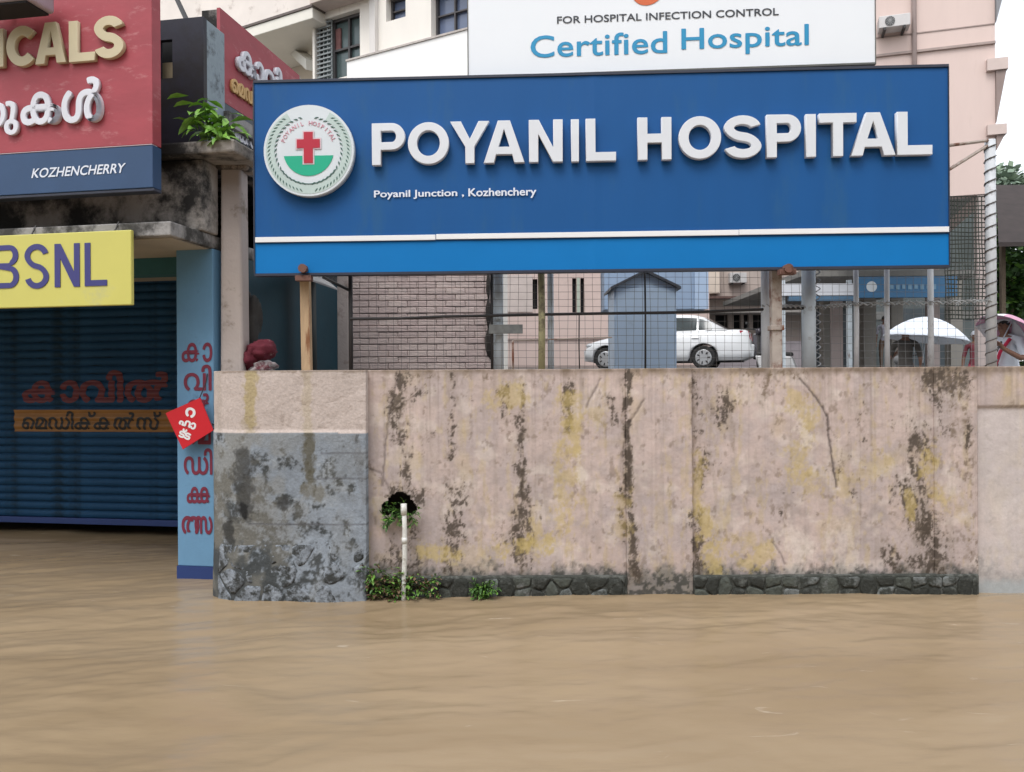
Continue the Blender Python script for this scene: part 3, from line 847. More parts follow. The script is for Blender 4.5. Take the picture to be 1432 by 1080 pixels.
def sheet(name, z0, z1, m, t):
    nx, nz = 90, max(4, int((z1 - z0) / .045))
    ss, zz = np.meshgrid(np.linspace(0, SLEN, nx + 1), np.linspace(z0, z1, nz + 1))
    bk = .0045 * (fbm(ss * 1.6, zz * 1.1, 810, 2) - .5) + .0022 * (fbm(ss * 6, zz * 2.0, 811, 2) - .5)
    seam = np.abs((ss / (SLEN / 4)) % 1 - .5) * 2; bk = bk - .0016 * np.exp(-((1 - seam) / .006) ** 2)
    vs_ = [SG.w(float(a), t + float(d), float(b)) for a, b, d in zip(ss.ravel(), zz.ravel(), bk.ravel())]
    W_ = nx + 1
    fs_ = [(j * W_ + i, j * W_ + i + 1, (j + 1) * W_ + i + 1, (j + 1) * W_ + i) for j in range(nz) for i in range(nx)]
    mb = MB(); mb.add(vs_, fs_)
    n0 = len(mb.v); rim = [i for i in range(W_)] + [j * W_ + nx for j in range(1, nz + 1)] + [nz * W_ + i for i in range(nx - 1, -1, -1)] + [j * W_ for j in range(nz - 1, 0, -1)]
    mb.v += [SG.w((mb.v[i] - SG.O).dot(SG.a), .055, mb.v[i].z) for i in rim]
    k = len(rim); mb.f += [(rim[i], rim[(i + 1) % k], n0 + (i + 1) % k, n0 + i) for i in range(k)] + [tuple(n0 + i for i in reversed(range(k)))]; mb.m += [0] * (k + 1)
    return mb.build(name, m, sign, smooth=False, fix=False)
sheet("panel", zs0, ZT, M_blue, .004)
sheet("lower_band", ZB, zs0 - .001, M_blue2, .005)
mb = MB()
for a, b, dz in ((.004, SLEN * .268, 0), (SLEN * .269, SLEN * .705, .003), (SLEN * .7055, SLEN - .002, .004)):
    mb.box(a, b, -.010, -.001, zs0 + .006 + dz, zs1 + dz, SG)
mb.build("stripe", M_white, sign, bevel=.002)
mb = MB()
mb.box(-.004, SLEN + .004, -.006, .06, ZT, ZT + .016, SG)
mb.box(-.004, SLEN + .004, -.004, .06, ZB - .016, ZB, SG)
mb.box(-.008, 0, -.004, .06, ZB, ZT, SG); mb.box(SLEN, SLEN + .006, -.004, .06, ZB, ZT, SG)
mb.build("edge_trim", M_edge, sign)
mb = MB()
for s in np.linspace(.1, SLEN - .1, 6): mb.box(s - .02, s + .02, .056, .09, ZB + .02, ZT - .02, SG)
for z in (ZB + .1, (ZB + ZT) / 2, ZT - .1): mb.box(.02, SLEN - .02, .09, .12, z - .02, z + .02, SG)
mb.build("back_frame", M_rust, sign)
LET = [("P", 521, 569), ("O", 571, 630), ("Y", 630, 686), ("A", 676, 735), ("N", 739, 788), ("I", 796, 812), ("L", 818, 862), ("H", 890, 939), ("O", 947, 1008), ("S", 1010, 1064), ("P", 1069, 1119), ("I", 1122, 1141), ("T", 1142, 1196), ("A", 1186, 1250), ("L", 1250, 1301)]
for ch, u0, u1 in LET:
    um = (u0 + u1) / 2; k = (um - 521) / 779
    vb = 234 + (219 - 234) * k; vt = 176 + (159 - 176) * k
    st = (12.9 + 1.7 * k) * MPP * 1.01
    if ch == 'I': u0, u1 = u0 + 1.5, u1 - 1.5
    put_glyph(ch, "letter", M_lett, sign, SG, -.004, u0 + 1, u1 - 1, vb, vt, st, .040, .0025)
M_print = mat("white_print", (.70, .74, .82), .5, .03, 5)
put_text("Poyanil Junction ,", "lettering", M_print, sign, SG, -.0035, 523, 279.5, 649, 264.5, offset=.022)
put_text("Kozhenchery", "lettering", M_print, sign, SG, -.0035, 655, 278.5, 750, 262, offset=.022)
# the emblem
em_s, em_z = SG.hit(435.5, 214.5)
ER = 62.5 * MPP * 1.055
def em(x, y, d): return SG.w(em_s + x * ER, -.004 - d, em_z + y * ER)
def em_poly(contours, name, m, d, th, parent):
    me = poly_geo(contours, .5)
    return place_geo(me, name, m, parent, lambda x, y, z: em(x, y, d + (z + .5) * th))
M_emw = mat("emblem_white", (.62, .67, .70), .45, .04, 6)
disc = em_poly([arc(0, 0, 1, 1, 0, 360, 64)[:-1]], "emblem", M_emw, 0, .058, sign)
M_emrim = mat("emblem_pale_green", (.46, .56, .53), .5, .06, 8)
M_emdk = mat("emblem_dark_green", (.05, .12, .10), .5, .1, 8)
M_emg = mat("emblem_green", (.005, .38, .22), .45, .04, 6)
M_emr = mat("emblem_red", (.44, .012, .035), .45, .04, 6)
M_empk = mat("emblem_pink", (.60, .30, .36), .5, .04, 6)
em_poly([arc(0, 0, .95, .95, -240, 60, 60) + arc(0, 0, .76, .76, 60, -240, 60)], "wreath_band", M_emrim, .058, .0015, disc)
pts = [(math.cos(math.radians(a)), math.sin(math.radians(a))) for a in range(0, 360, 4)]
em_poly([[(x * .56, max(min(y, 1), -1) * .56 - .0) for x, y in [(math.cos(math.radians(a)), math.sin(math.radians(a))) for a in np.linspace(-168, -12, 26)]]], "green_field", M_emg, .0585, .0025, disc)
cw, chh = .10, .335
cross = [(-cw, -.28), (cw, -.28), (cw, .05), (.255, .05), (.255, .24), (cw, .24), (cw, .40), (-cw, .40), (-cw, .24), (-.255, .24), (-.255, .05), (-cw, .05)]
big = [(-cw - .03, -.31), (cw + .03, -.31), (cw + .03, .02), (.285, .02), (.285, .27), (cw + .03, .27), (cw + .03, .43), (-cw - .03, .43), (-cw - .03, .27), (-.285, .27), (-.285, .02), (-cw - .03, .02)]
em_poly([big], "cross_border", mat("emblem_pale_pink", (.66, .52, .56), .5), .061, .0015, disc)
em_poly([cross], "red_cross", M_emr, .0625, .003, disc)
mb = MB()
def dash(r, a, L, wd, tilt):
    c = Vector((r * math.cos(a), r * math.sin(a), 0)); d = Vector((math.cos(a + tilt), math.sin(a + tilt), 0)); s = Vector((-d.y, d.x, 0))
    q = [c - d * L, c - d * L * .2 + s * wd, c + d * L, c - d * L * .2 - s * wd]
    mb.prism([(p.x, p.y) for p in q], lambda x, y: em(x, y, .0590), lambda x, y: em(x, y, .0615))
for sgn in (1, -1):
    for k in range(20):
        a = math.radians(90 + sgn * (14 + k * 8.3)); dash(.735, a, .052, .017, sgn * 1.05)
    for k in range(24):
        a = math.radians(90 + sgn * (38 + k * 5.7)); dash(.885, a, .05, .014, sgn * .85)
mb.build("wreath_leaf", M_emdk, disc).__setitem__("kind", "stuff")
em_poly([stroke(arc(0, 0, .735, .735, -145, -35, 30), .022)], "ribbon_line", M_emdk, .0590, .002, disc)
# tiny lettering bent round the top of the field
word = "POYANIL HOSPITAL"
for i, ch in enumerate(word):
    if ch == ' ': continue
    a = math.radians(158 - i * 136 / (len(word) - 1))
    me = text_geo(ch, .01, .01, res=2)
    xs = [v.co.x for v in me.vertices]; cx = (min(xs) + max(xs)) / 2
    ca, sa = math.cos(a - math.pi / 2), math.sin(a - math.pi / 2)
    place_geo(me, "ring_letter", M_empk, disc, lambda x, y, z: em(.60 * math.cos(a) + ((x - cx) * ca - (y - .33) * sa) * .13, .60 * math.sin(a) + ((x - cx) * sa + (y - .33) * ca) * .13, .0590 + (z + .01) * .1))
# the posts that carry it
zw = WTOP - .01
mb = MB()
a, b = P(419, 450, 5.31), P(432, 450, 5.31)
c, d = P(421, 450, 5.31), P(434, 450, 5.31)
mb.hexa([(c.x, 5.31, zw), (d.x, 5.31, zw), (d.x, 5.37, zw), (c.x, 5.37, zw), (a.x, 5.31, ZB + .05), (b.x, 5.31, ZB + .05), (b.x, 5.37, ZB + .05), (a.x, 5.37, ZB + .05)])
p = mb.build("post", mat("bare_wood", (.42, .29, .17), .75, .25, 6, .3, 30, dirt=(.20, .08, .03), damt=.3, dscale=5, stretch=(4, 4, .6)), sign, bevel=.004)
p["label"] = "tan wooden post under the left end of the sign"
mb = MB()
a, b = P(1080, 450, 5.20), P(1094, 450, 5.20)
mb.box(a.x, b.x, 5.20, 5.26, zw, ZB + .05)
mb.box(a.x - .01, b.x + .01, 5.19, 5.27, P(1087, 462, 5.2).z, P(1087, 455, 5.2).z)
p = mb.build("post", M_rust, sign, bevel=.003)
p["label"] = "rusty steel post under the right half of the sign"
M_brk = mat("rust_brown_bracket", (.17, .085, .065), .85, .3, 20, dirt=(.07, .03, .02), damt=.5, dscale=20)
for u, y in ((423, 5.2), (1103, 5.04)):
    mb = MB()
    q = P(u, 378, y)
    mb.tube([q + Vector((0, -.008, .012)), q + Vector((0, .06, .012))], .028, 10)
    mb.box(q.x - .05, q.x + .05, q.y + .01, q.y + .07, ZB - .05, ZB - .017)
    mb.build("bracket", M_brk, sign, smooth=False)

# ------------------------------------------------------------------ white board above
WBd = Plane((P(655, 60, 5.30).x, 5.30), math.atan2(5.30 - 5.11, P(1223, 60, 5.11).x - P(655, 60, 5.30).x))
board = thing("certificate_board", "white infection control certificate board standing on top of the blue sign", "sign", tuple(WBd.w(1.2, 0, ZT + .02)))
s0 = WBd.hit(655, 60)[0]; s1 = WBd.hit(1223.5, 60)[0]
zb = (WBd.hit(656, 106)[1] + WBd.hit(1222, 88.5)[1]) / 2; zb = max(zb, ZT + .019)
mb = MB(); mb.box(s0, s1, 0, .05, zb, zb + 1.3, WBd)
mb.build("panel", mat("white_flex_sheet", (.76, .79, .82), .4, .02, 2), board)
mb = MB(); mb.box(s0 - .006, s1 + .006, -.004, .055, zb - .012, zb, WBd); mb.box(s0 - .006, s0, -.004, .055, zb, zb + 1.3, WBd); mb.box(s1, s1 + .006, -.004, .055, zb, zb + 1.3, WBd)
mb.build("edge_trim", mat("board_edge", (.10, .10, .09), .6, .2, 9), board)
mb = MB()
for s in (s0 + .25, s1 - .25): mb.box(s - .03, s + .03, .056, .10, ZT - .3, zb + 1.2, WBd)
mb.build("back_post", M_rust, board)
M_cy = mat("sky_blue_print", (.01, .25, .47), .45, .04, 5)
put_text("FOR HOSPITAL INFECTION CONTROL", "lettering", mat("dark_print", (.03, .035, .045), .5), board, WBd, -.002, 779, 33.5, 1089, 11, offset=.014)
put_text("Certified", "lettering", M_cy, board, WBd, -.002, 742, 81.5, 933, 43, offset=.013, spacing=1.03)
put_text("Hospital", "lettering", M_cy, board, WBd, -.002, 953, 79, 1131, 33.5, offset=.013, spacing=1.03)
# lower tip of the orange emblem that stands above the frame
cs, cz = WBd.hit(900, -40)
def sw(x, y, z): return WBd.w(cs + x, -.002 - z * .003, cz + y)
px_ = MPP * 1.05
cs, cz = WBd.hit(905, -32)
sh = catmull([(-30 * px_, 26 * px_), (-24 * px_, -4 * px_), (-12 * px_, -28 * px_), (2 * px_, -32 * px_), (16 * px_, -22 * px_), (30 * px_, 6 * px_), (38 * px_, 26 * px_)], 6)
place_geo(poly_geo([stroke(sh, 14 * px_)], .5), "emblem_stroke", mat("orange_print", (.62, .12, .03), .45, .1, 6), board, sw)

# ------------------------------------------------------------------ shop building
shop = thing("medical_shop", "shop with blue roller shutter, blue pillar and mouldy concrete canopy", "shop", tuple(SHOP.w(-1.5, 1.9, 0)))
M_shopblue = mat("blue_wall_paint", (.13, .28, .44), .7, .12, 3, .12, 50, dirt=(.06, .12, .18), damt=.15, dscale=3)
M_navy = mat("navy_paint", (.015, .04, .16), .6, .1, 4)
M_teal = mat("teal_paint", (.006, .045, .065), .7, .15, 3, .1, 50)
M_mould = mat("black_mould_plaster", (.36, .33, .30), .9, .2, 4, .4, 40, dirt=(.018, .017, .016), damt=.60, dscale=2.6)
M_soffit = mat("beige_soffit", (.38, .34, .28), .85, .12, 4, .15, 40)
M_shut = mat("blue_shutter_paint", (.014, .062, .138), .6, .2, 5, .05, 40, dirt=(.008, .028, .05), damt=.4, dscale=3, spec=.15)
TS = 1.88
zslabT = SHOP.hit(240, 309)[1]; zslabB = zslabT - .088
PT = .475
sp0 = SHOP.hit(247.5, 600, PT)[0]; sp1 = SHOP.hit(299, 600, PT)[0]
# pillar
mb = MB(); mb.box(sp0, sp1, PT, PT + .24, SHOP.hit(270, 792, PT)[1], zslabB - .002, SHOP)
pil = mb.build("pillar", M_shopblue, shop, bevel=.006)
mb = MB(); mb.box(sp0 - .004, sp1 + .003, PT - .006, PT + .24, -.5, SHOP.hit(270, 792, PT)[1], SHOP)
mb.build("skirting", M_navy, pil)
# room: side wall, back wall, left wall, lintel beam, floor slab above
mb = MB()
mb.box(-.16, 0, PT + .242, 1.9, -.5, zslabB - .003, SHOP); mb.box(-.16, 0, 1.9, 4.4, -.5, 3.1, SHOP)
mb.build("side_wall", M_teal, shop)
mb = MB()
mb.box(-5.5, -.16, 4.2, 4.4, -.5, 3.1, SHOP); mb.box(-5.5, -5.3, .5, 4.2, -.5, 3.1, SHOP)
mb.box(-.30, -.161, TS, TS + .2, -.5, zslabB - .003, SHOP)
mb.build("back_wall", mat("inner_wall", (.20, .22, .22), .9), shop)
mb = MB(); mb.box(-5.3, sp1 - .165, PT + .25, PT + .40, SHOP.hit(215, 384, PT + .25)[1], zslabB - .002, SHOP)
mb.build("lintel", mat("teal_beam_paint", (.03, .13, .15), .75, .15, 4, .1, 40), shop)
mb = MB(); mb.box(-5.5, 0, 0, 4.4, zslabB, zslabT, SHOP)
mb.build("canopy_slab", [M_conc], shop, bevel=.008)
mb = MB(); mb.box(-5.45, -.03, .06, TS, zslabB - .006, zslabB - .001, SHOP)
mb.build("soffit", M_soffit, shop)
# shutter
pit = .0705
zsb = SHOP.hit(120, 725, TS)[1]
sh0, sh1 = -4.9, -.30
N_S = 30
def sprof(z):
    f = ((z - zsb) / pit) % 1.0
    return .011 * math.sin(math.pi * min(1, max(0, (f - .08) / .84))) if f > .08 else 0.0
shutter = None
mb = MB(); mb.box(sh0, sh1, TS + .012, TS + .03, zsb, zsb + N_S * pit, SHOP)
shutter = mb.build("roller_shutter", M_shut, shop)
prof = [(k / 8) for k in range(9)]
mb = MB()
vs_ = []
for k in prof:
    z = zsb + pit * (.08 + .84 * k); d = .011 * math.sin(math.pi * k)
    vs_ += [SHOP.w(sh0, TS - d, z), SHOP.w(sh1, TS - d, z)]
fs_ = [(2 * i, 2 * i + 1, 2 * i + 3, 2 * i + 2) for i in range(8)]
vs_ += [SHOP.w(sh0, TS + .0115, zsb + pit * .08), SHOP.w(sh1, TS + .0115, zsb + pit * .08), SHOP.w(sh0, TS + .0115, zsb + pit * .92), SHOP.w(sh1, TS + .0115, zsb + pit * .92)]
fs_ += [(18, 19, 1, 0), (16, 17, 21, 20)]
mb.add(vs_, fs_)
sl = mb.build("slat", M_shut, shutter, smooth=True, fix=True)
for k in range(1, N_S):
    c = sl.copy(); COL.objects.link(c); c.parent = shutter; c.location = (0, 0, k * pit)
mb = MB(); mb.box(sh0, sh1, TS - .02, TS + .04, zsb - .05, zsb + .003, SHOP)
mb.build("bottom_bar", M_navy, shutter, bevel=.004)
mb = MB()
for s in (sh0 - .04, sh1): mb.box(s, s + .045, TS - .06, TS + .05, -.5, zslabB - .01, SHOP)
mb.build("guide_rail", M_navy, shutter)
# painting on the shutter follows the slats
def conform(me, box, tgt):
    bm = bmesh.new(); bm.from_mesh(me)
    x0, x1, y0, y1 = box; s0, s1, z0, z1 = tgt
    z = math.floor((min(z0, z1) - zsb) / pit) * pit + zsb
    while z < max(z0, z1):
        for fr in (.0, .08, .2, .35, .5, .65, .8, .92):
            y = y0 + (z + fr * pit - z0) / (z1 - z0) * (y1 - y0)
            if y0 < y < y1:
                bmesh.ops.bisect_plane(bm, geom=bm.verts[:] + bm.edges[:] + bm.faces[:], plane_co=(0, y, 0), plane_no=(0, 1, 0))
        z += pit
    bm.to_mesh(me); bm.free()
def on_shutter(me, name, m, u0, v0, u1, v1, lift=.0022):
    xs = [v.co.x for v in me.vertices]; ys = [v.co.y for v in me.vertices]
    box = (min(xs), max(xs), min(ys), max(ys))
    s0, z0 = SHOP.hit(u0, v0, TS); s1, z1 = SHOP.hit(u1, v1, TS)
    conform(me, box, (s0, s1, z0, z1))
    def fn(x, y, z):
        zz = z0 + (y - box[2]) / (box[3] - box[2]) * (z1 - z0)
        return SHOP.w(s0 + (x - box[0]) / (box[1] - box[0]) * (s1 - s0), TS - sprof(zz) - lift - max(0, z) * .6, zz)
    return place_geo(me, name, m, shutter, fn)
me = bpy.data.meshes.new("band"); me.from_pydata([(0, 0, 0), (4, 0, 0), (4, 1, 0), (0, 1, 0)], [], [(0, 1, 2, 3)])
on_shutter(me, "painted_band", mat("orange_sign_paint", (.27, .12, .022), .55, .12, 6), 21, 603.5, 243, 573, .002)
on_shutter(text_geo("കാവിൽ", .04), "painted_word", mat("dark_red_paint", (.12, .010, .014), .55, .1, 6), 32, 564, 240, 517)
on_shutter(text_geo("െമഡിക്കൽസ്", .025), "painted_word", mat("black_sign_paint", (.012, .012, .012), .55), 32, 601, 226, 575, .0042)
# lettering down the pillar
M_mar = mat("maroon_paint", (.17, .015, .04), .6, .15, 9)
for body, u0, vb, u1, vt in (("കാ", 254, 507, 297, 479), ("വി", 257, 547, 296, 510), ("ൽ", 262, 582, 294, 550), ("െമ", 256, 622, 295, 592), ("ഡി", 257, 664, 297, 627)):
    put_text(body, "painted_letter", M_mar, pil, SHOP, PT - .002, u0, vb, u1, vt, offset=.022)
for u0, u1, body in ((261, 283, "ക"), (274, 297, "ക")): put_text(body, "painted_letter", M_mar, pil, SHOP, PT - (.002 if u0 < 270 else .003), u0, 704, u1, 681, offset=.03)
for u0, u1, body in ((254, 279, "ത"), (272, 297, "സ")): put_text(body, "painted_letter", M_mar, pil, SHOP, PT - (.002 if u0 < 270 else .003), u0, 747, u1, 722, offset=.03)
# wall above the canopy
zu = SHOP.hit(260, 222, .30)[1]
mb = MB(); mb.box(-5.4, .02, .32, .52, zslabT + .002, zu, SHOP)
mb.build("upper_wall", M_mould, shop, bevel=.012)
mb = MB(); mb.box(-5.4, .30, .22, .62, zu + .002, zu + .085, SHOP)
mb.build("ledge", M_mould, shop, bevel=.015)
mb = MB(); mb.box(-5.4, .0, .70, 4.4, 3.1, 3.2, SHOP)
mb.build("roof_slab", M_conc, shop)
# navy parapet with a hole, pale side
M_navybox = mat("dark_navy_board", (.012, .014, .028), .6, .3, 3, .1, 30, dirt=(.006, .006, .007), damt=.5, dscale=2)
sb1 = SHOP.hit(285, 120, .45)[0]; zbt = SHOP.hit(285, 23, .45)[1]; zbb = zu + .088
sa, sb_ = SHOP.hit(222, 60, .45)[0], SHOP.hit(241, 60, .45)[0]; ha, hb = SHOP.hit(230, 110, .45)[1], SHOP.hit(230, 56, .45)[1]
mb = MB()
mb.box(-5.2, sa, .45, .49, zbb, zbt, SHOP); mb.box(sb_, sb1, .45, .49, zbb, zbt, SHOP)
mb.box(sa, sb_, .45, .49, zbb, ha, SHOP); mb.box(sa, sb_, .45, .49, hb, zbt, SHOP)
par = mb.build("parapet_board", M_navybox, shop)
mb = MB(); mb.box(sb1 - .05, sb1 - .001, .491, .72, zbb, zbt - .004, SHOP)
mb.build("parapet_side", mat("peeling_pale_blue_paint", (.27, .33, .37), .85, .2, 6, .3, 30, dirt=(.06, .07, .08), damt=.4, dscale=6), shop, bevel=.004)
mb = MB(); mb.box(sa - .25, sb_ + .035, .60, .62, ha - .15, hb + .2, SHOP); mb.build("dark_backing", M_dark, shop)  # black sheet added behind the hole to stand in for its dark inside
mb = MB(); mb.box(sa - .1, sb_ - .005, .53, .55, ha - .1, (ha + hb) / 2 + .01, SHOP)
mb.build("inner_board", mat("dull_yellow_board", (.28, .24, .15), .8, .2, 8), shop)
# side wall of the upper storey that carries the side sign
mb = MB(); mb.box(-.22, -.07, .73, 2.0, zu + .09, SHOP.side(309, 12, -.07)[1], SHOP)
mb.build("upper_side_wall", M_mould, shop)
# the pink corner column
zc1 = P(325, 228, 5.55).z
column = thing("corner_column", "pale pink plastered column rising behind the wall at the shop corner", "column", (P(323, 500, 5.58).x, 5.58, .75))
xa, xb = P(305.5, 400, 5.50).x, P(340, 400, 5.50).x
mb = MB()
xs0 = P(308, 250, 5.5).x
mb.hexa([(xa, 5.5, .5), (xb, 5.5, .5), (xb, 5.66, .5), (xa, 5.66, .5), (xs0, 5.5, zc1), (xb - .012, 5.5, zc1), (xb - .012, 5.66, zc1), (xs0, 5.66, zc1)])
M_col = mat("pale_pink_plaster", (.46, .40, .37), .88, .1, 3, .35, 30, dirt=(.20, .16, .12), damt=.22, dscale=5)
mb.build("shaft", M_col, column, bevel=.022, seg=3)
mb = MB()
for (u0, v0, u1, v1, y) in ((300, 236, 346, 220, 5.47), (306, 221, 332, 206, 5.5)):
    q0, q1 = P(u0, v0, y), P(u1, v1, y); mb.box(q0.x, q1.x, y, y + .2, q0.z, q1.z)
mb.build("broken_cap", mat("broken_plaster", (.36, .30, .25), .9, .25, 10, .8, 20, dirt=(.05, .045, .04), damt=.55, dscale=8), column, bevel=.02, seg=3)

# ------------------------------------------------------------------ shop signs
def sign_box(t, pl, s0, s1, t0, t1, z0, z1, m, name="panel", bev=.004):
    mb = MB(); mb.box(s0, s1, t0, t1, z0, z1, pl); return mb.build(name, m, t, bevel=bev)
M_red = mat("faded_red_paint", (.33, .050, .065), .6, .14, 4, .08, 20, dirt=(.42, .14, .15), damt=.22, dscale=7, stretch=(1, 1, 2.2))
M_nvy = mat("faded_navy_paint", (.022, .062, .145), .55, .1, 4)
rt = -.06
sr1 = SHOP.hit(213, 150, rt)[0]; zr0 = SHOP.hit(106, 268, rt)[1]; zr1 = SHOP.hit(106, 209.5, rt)[1]; zr2 = SHOP.hit(106, -70, rt)[1]
srL = SHOP.hit(-215, 150, rt)[0]
red = thing("shop_signboard", "faded red shop signboard with cream and white letters over a navy strip", "sign", tuple(SHOP.w((srL + sr1) / 2, rt, zr0)))
sign_box(red, SHOP, srL, sr1, rt, rt + .09, zr1 + .006, zr2, M_red)
sign_box(red, SHOP, srL, sr1, rt, rt + .09, zr0, zr1, M_nvy, "navy_strip")
sign_box(red, SHOP, srL, sr1 + .004, rt + .005, rt + .085, zr0 - .02, zr0 - .001, M_edge, "edge_trim")
sign_box(red, SHOP, srL, sr1 - .002, rt - .003, rt + .05, zr1 + .001, zr1 + .005, mat("pale_line", (.5, .4, .42), .6), "line", 0)
mb = MB()
for s in (sr1 - .25, sr1 - 1.2): mb.box(s, s + .05, rt + .092, .44, zr0 + .1, zr0 + .16, SHOP)
mb.build("bracket", M_rust, red)
M_cream_l = mat("cream_letter", (.54, .47, .31), .6, .08, 5)
# every letter's box in pixels: left, right, top, bottom
for ch, u0, u1, vt, vb, st in (("M", -160, -100, 56, 107, 14), ("E", -93, -62, 51, 104, 14), ("D", -54, -13, 48, 101, 14), ("I", -4, 10, 44, 97, 14), ("C", 14, 58, 41, 97, 14), ("A", 54, 97, 36, 93, 13.5), ("L", 101, 137, 33, 90, 13.5), ("S", 136, 177, 27, 86, 14.5)):
    m_ = M_cream_l
    put_glyph(ch, "letter", m_, red, SHOP, rt - .002, u0, u1, vb, vt, st * MPP * .99 if ch != 'I' else 14 * MPP, .030, .002)
M_wl = mat("white_letter", (.66, .67, .72), .5, .05, 5)
for body, u0, vb, u1, vt in (("മരുന്നു", -150, 202, 29, 128), ("ക", 33, 178, 88, 128), ("ൾ", 90, 175, 146, 108)):
    put_text(body, "malayalam_letter", M_wl, red, SHOP, rt - .001, u0, vb, u1, vt, thick=.025, offset=.024)
put_text("KOZHENCHERRY", "lettering", M_print, red, SHOP, rt - .002, 44, 249.5, 176, 228, offset=.018, shear=.25)
# flood lamp hood over that sign
hood = thing("sign_floodlight", "grey lamp hood sticking out over the faded red signboard", "lamp", tuple(SHOP.w(SHOP.hit(10, 5, -.3)[0], -.30, SHOP.hit(10, 12, -.3)[1])))
q0, z0_ = SHOP.hit(-60, 13, -.32); q1, _ = SHOP.hit(43, 8, -.32)
mb = MB(); mb.box(q0, q1, -.34, -.12, z0_ + .012, z0_ + .12, SHOP)
mb.build("hood", mat("lilac_grey_metal", (.35, .31, .36), .5, .1, 8), hood, bevel=.02, seg=3)
mb = MB(); mb.box(q0 + .03, q1 - .03, -.32, -.14, z0_, z0_ + .0115, SHOP); mb.build("lens", M_dark, hood)
mb = MB(); mb.tube([SHOP.w(q0 + .15, -.13, z0_ + .08), SHOP.w(q0 + .15, rt - .002, z0_ + .1)], .015); mb.build("arm", M_black, hood)
# yellow telecom board
bt = -.012
sy1 = SHOP.hit(183.5, 380, bt - .03)[0]; zy0 = SHOP.hit(90, 429, bt - .03)[1]; zy1 = SHOP.hit(90, 325.5, bt - .03)[1]; syL = SHOP.hit(-90, 380, bt)[0]
yel = thing("yellow_signboard", "yellow telecom signboard with purple letters hung under the canopy edge", "sign", tuple(SHOP.w((syL + sy1) / 2, bt, zy0)))
sign_box(yel, SHOP, syL, sy1, bt - .03, bt, zy0, zy1, mat("pale_yellow_sheet", (.58, .54, .13), .5, .05, 3, dirt=(.50, .48, .20), damt=.15, dscale=3), bev=.006)
M_pur = mat("violet_blue_print", (.04, .04, .18), .5, .05, 4)
for ch, u0, u1, vt, vb in (("B", -12, 27, 344, 404), ("S", 35, 69, 342, 404.5), ("N", 77, 112, 341.5, 402), ("L", 119, 150, 340, 400.5)):
    put_glyph(ch, "letter", M_pur, yel, SHOP, bt - .0305, u0, u1, vb, vt, 9.0 * MPP, .004)
mb = MB()
for s in (sy1 - .12, sy1 - .7): mb.tube([SHOP.w(s, bt - .015, zy1), SHOP.w(s, .01, zslabT + .01)], .005)
mb.build("hanger", M_black, yel)
# side sign, on the wall that runs away from the street
SS = -.045
ta = SHOP.side(308, 80, SS)[0]; tb_ = 1.93
zs_t = SHOP.side(308, 11, SS)[1]; zs_m = SHOP.side(318, 146, SS)[1]; zs_b = SHOP.side(318, 203, SS)[1]
side = thing("side_signboard", "red signboard with white letters facing the yard on the side of the shop", "sign", tuple(SHOP.w(SS, (ta + tb_) / 2, zs_b)))
def sbox(z0, z1, m, n): 
    mb = MB(); mb.box(SS - .024, SS, ta, tb_, z0, z1, SHOP); return mb.build(n, m, side)
sbox(zs_m, zs_t, M_red, "panel"); sbox(zs_b, zs_m - .003, mat("dark_slate_paint", (.06, .08, .10), .6, .2, 5), "lower_strip")
put_text("കാവിൽ", "malayalam_letter", M_wl, side, SHOP, 0, 327, 96, 418, 112, thick=.03, offset=.045, side=SS + .002) if False else None
def side_text(body, t0, t1, z0, z1, m, th):
    me = text_geo(body, .024, .01)
    xs = [v.co.x for v in me.vertices]; ys = [v.co.y for v in me.vertices]; x0, x1, y0, y1 = min(xs), max(xs), min(ys), max(ys)
    place_geo(me, "malayalam_letter", m, side, lambda x, y, z: SHOP.w(SS + .001 + (z / .01 * .5 + .5) * th, t0 + (x - x0) / (x1 - x0) * (t1 - t0), z0 + (y - y0) / (y1 - y0) * (z1 - z0)))
t0, z0 = SHOP.side(328, 96, SS); _, z1 = SHOP.side(330, 50, SS); t1, _ = SHOP.side(414, 110, SS)
side_text("കാവിൽ", t0, t1, z0, z1, M_wl, .03)
t0, z0 = SHOP.side(321, 128, SS); _, z1 = SHOP.side(321, 99, SS); t1 = 1.75
side_text("െമഡിക്കൽസ്", t0, t1, z0, z1, mat("amber_letter", (.60, .38, .15), .6, .08, 6), .02)
t0, z0 = SHOP.side(323, 192, SS); _, z1 = SHOP.side(321, 158, SS)
side_text("േകാഴഞ്േചരി", t0, 1.85, z0, z1, M_wl, .012)
# small red placard tied in front of the pillar
PLT = .40
pc = [SHOP.hit(u, v, PLT) for u, v in ((232, 578), (256, 628.5), (298.5, 602), (280, 556.5))]
card = thing("red_placard", "small square red placard tied askew in front of the blue pillar", "sign", tuple(SHOP.w(pc[1][0], PLT, pc[1][1])))
mb = MB(); mb.prism(pc, lambda s, z: SHOP.w(s, PLT - .004, z), lambda s, z: SHOP.w(s, PLT + .004, z))
mb.build("panel", mat("bright_red_card", (.58, .012, .022), .4, .05, 4), card)
def card_text(body, u, v, wpx, hpx, rot):
    me = text_geo(body, .05, .01); xs = [q.co.x for q in me.vertices]; ys = [q.co.y for q in me.vertices]
    x0, x1, y0, y1 = min(xs), max(xs), min(ys), max(ys); c, s_ = math.cos(rot), math.sin(rot)
    s0, z0 = SHOP.hit(u, v, PLT); k = MPP * 1.07
    def fn(x, y, z):
        a = ((x - x0) / (x1 - x0) - .5) * wpx * k; b = ((y - y0) / (y1 - y0) - .5) * hpx * k
        return SHOP.w(s0 + a * c - b * s_, PLT - .005 - (z + .01) * .05, z0 + a * s_ + b * c)
    place_geo(me, "lettering", M_white, card, fn)
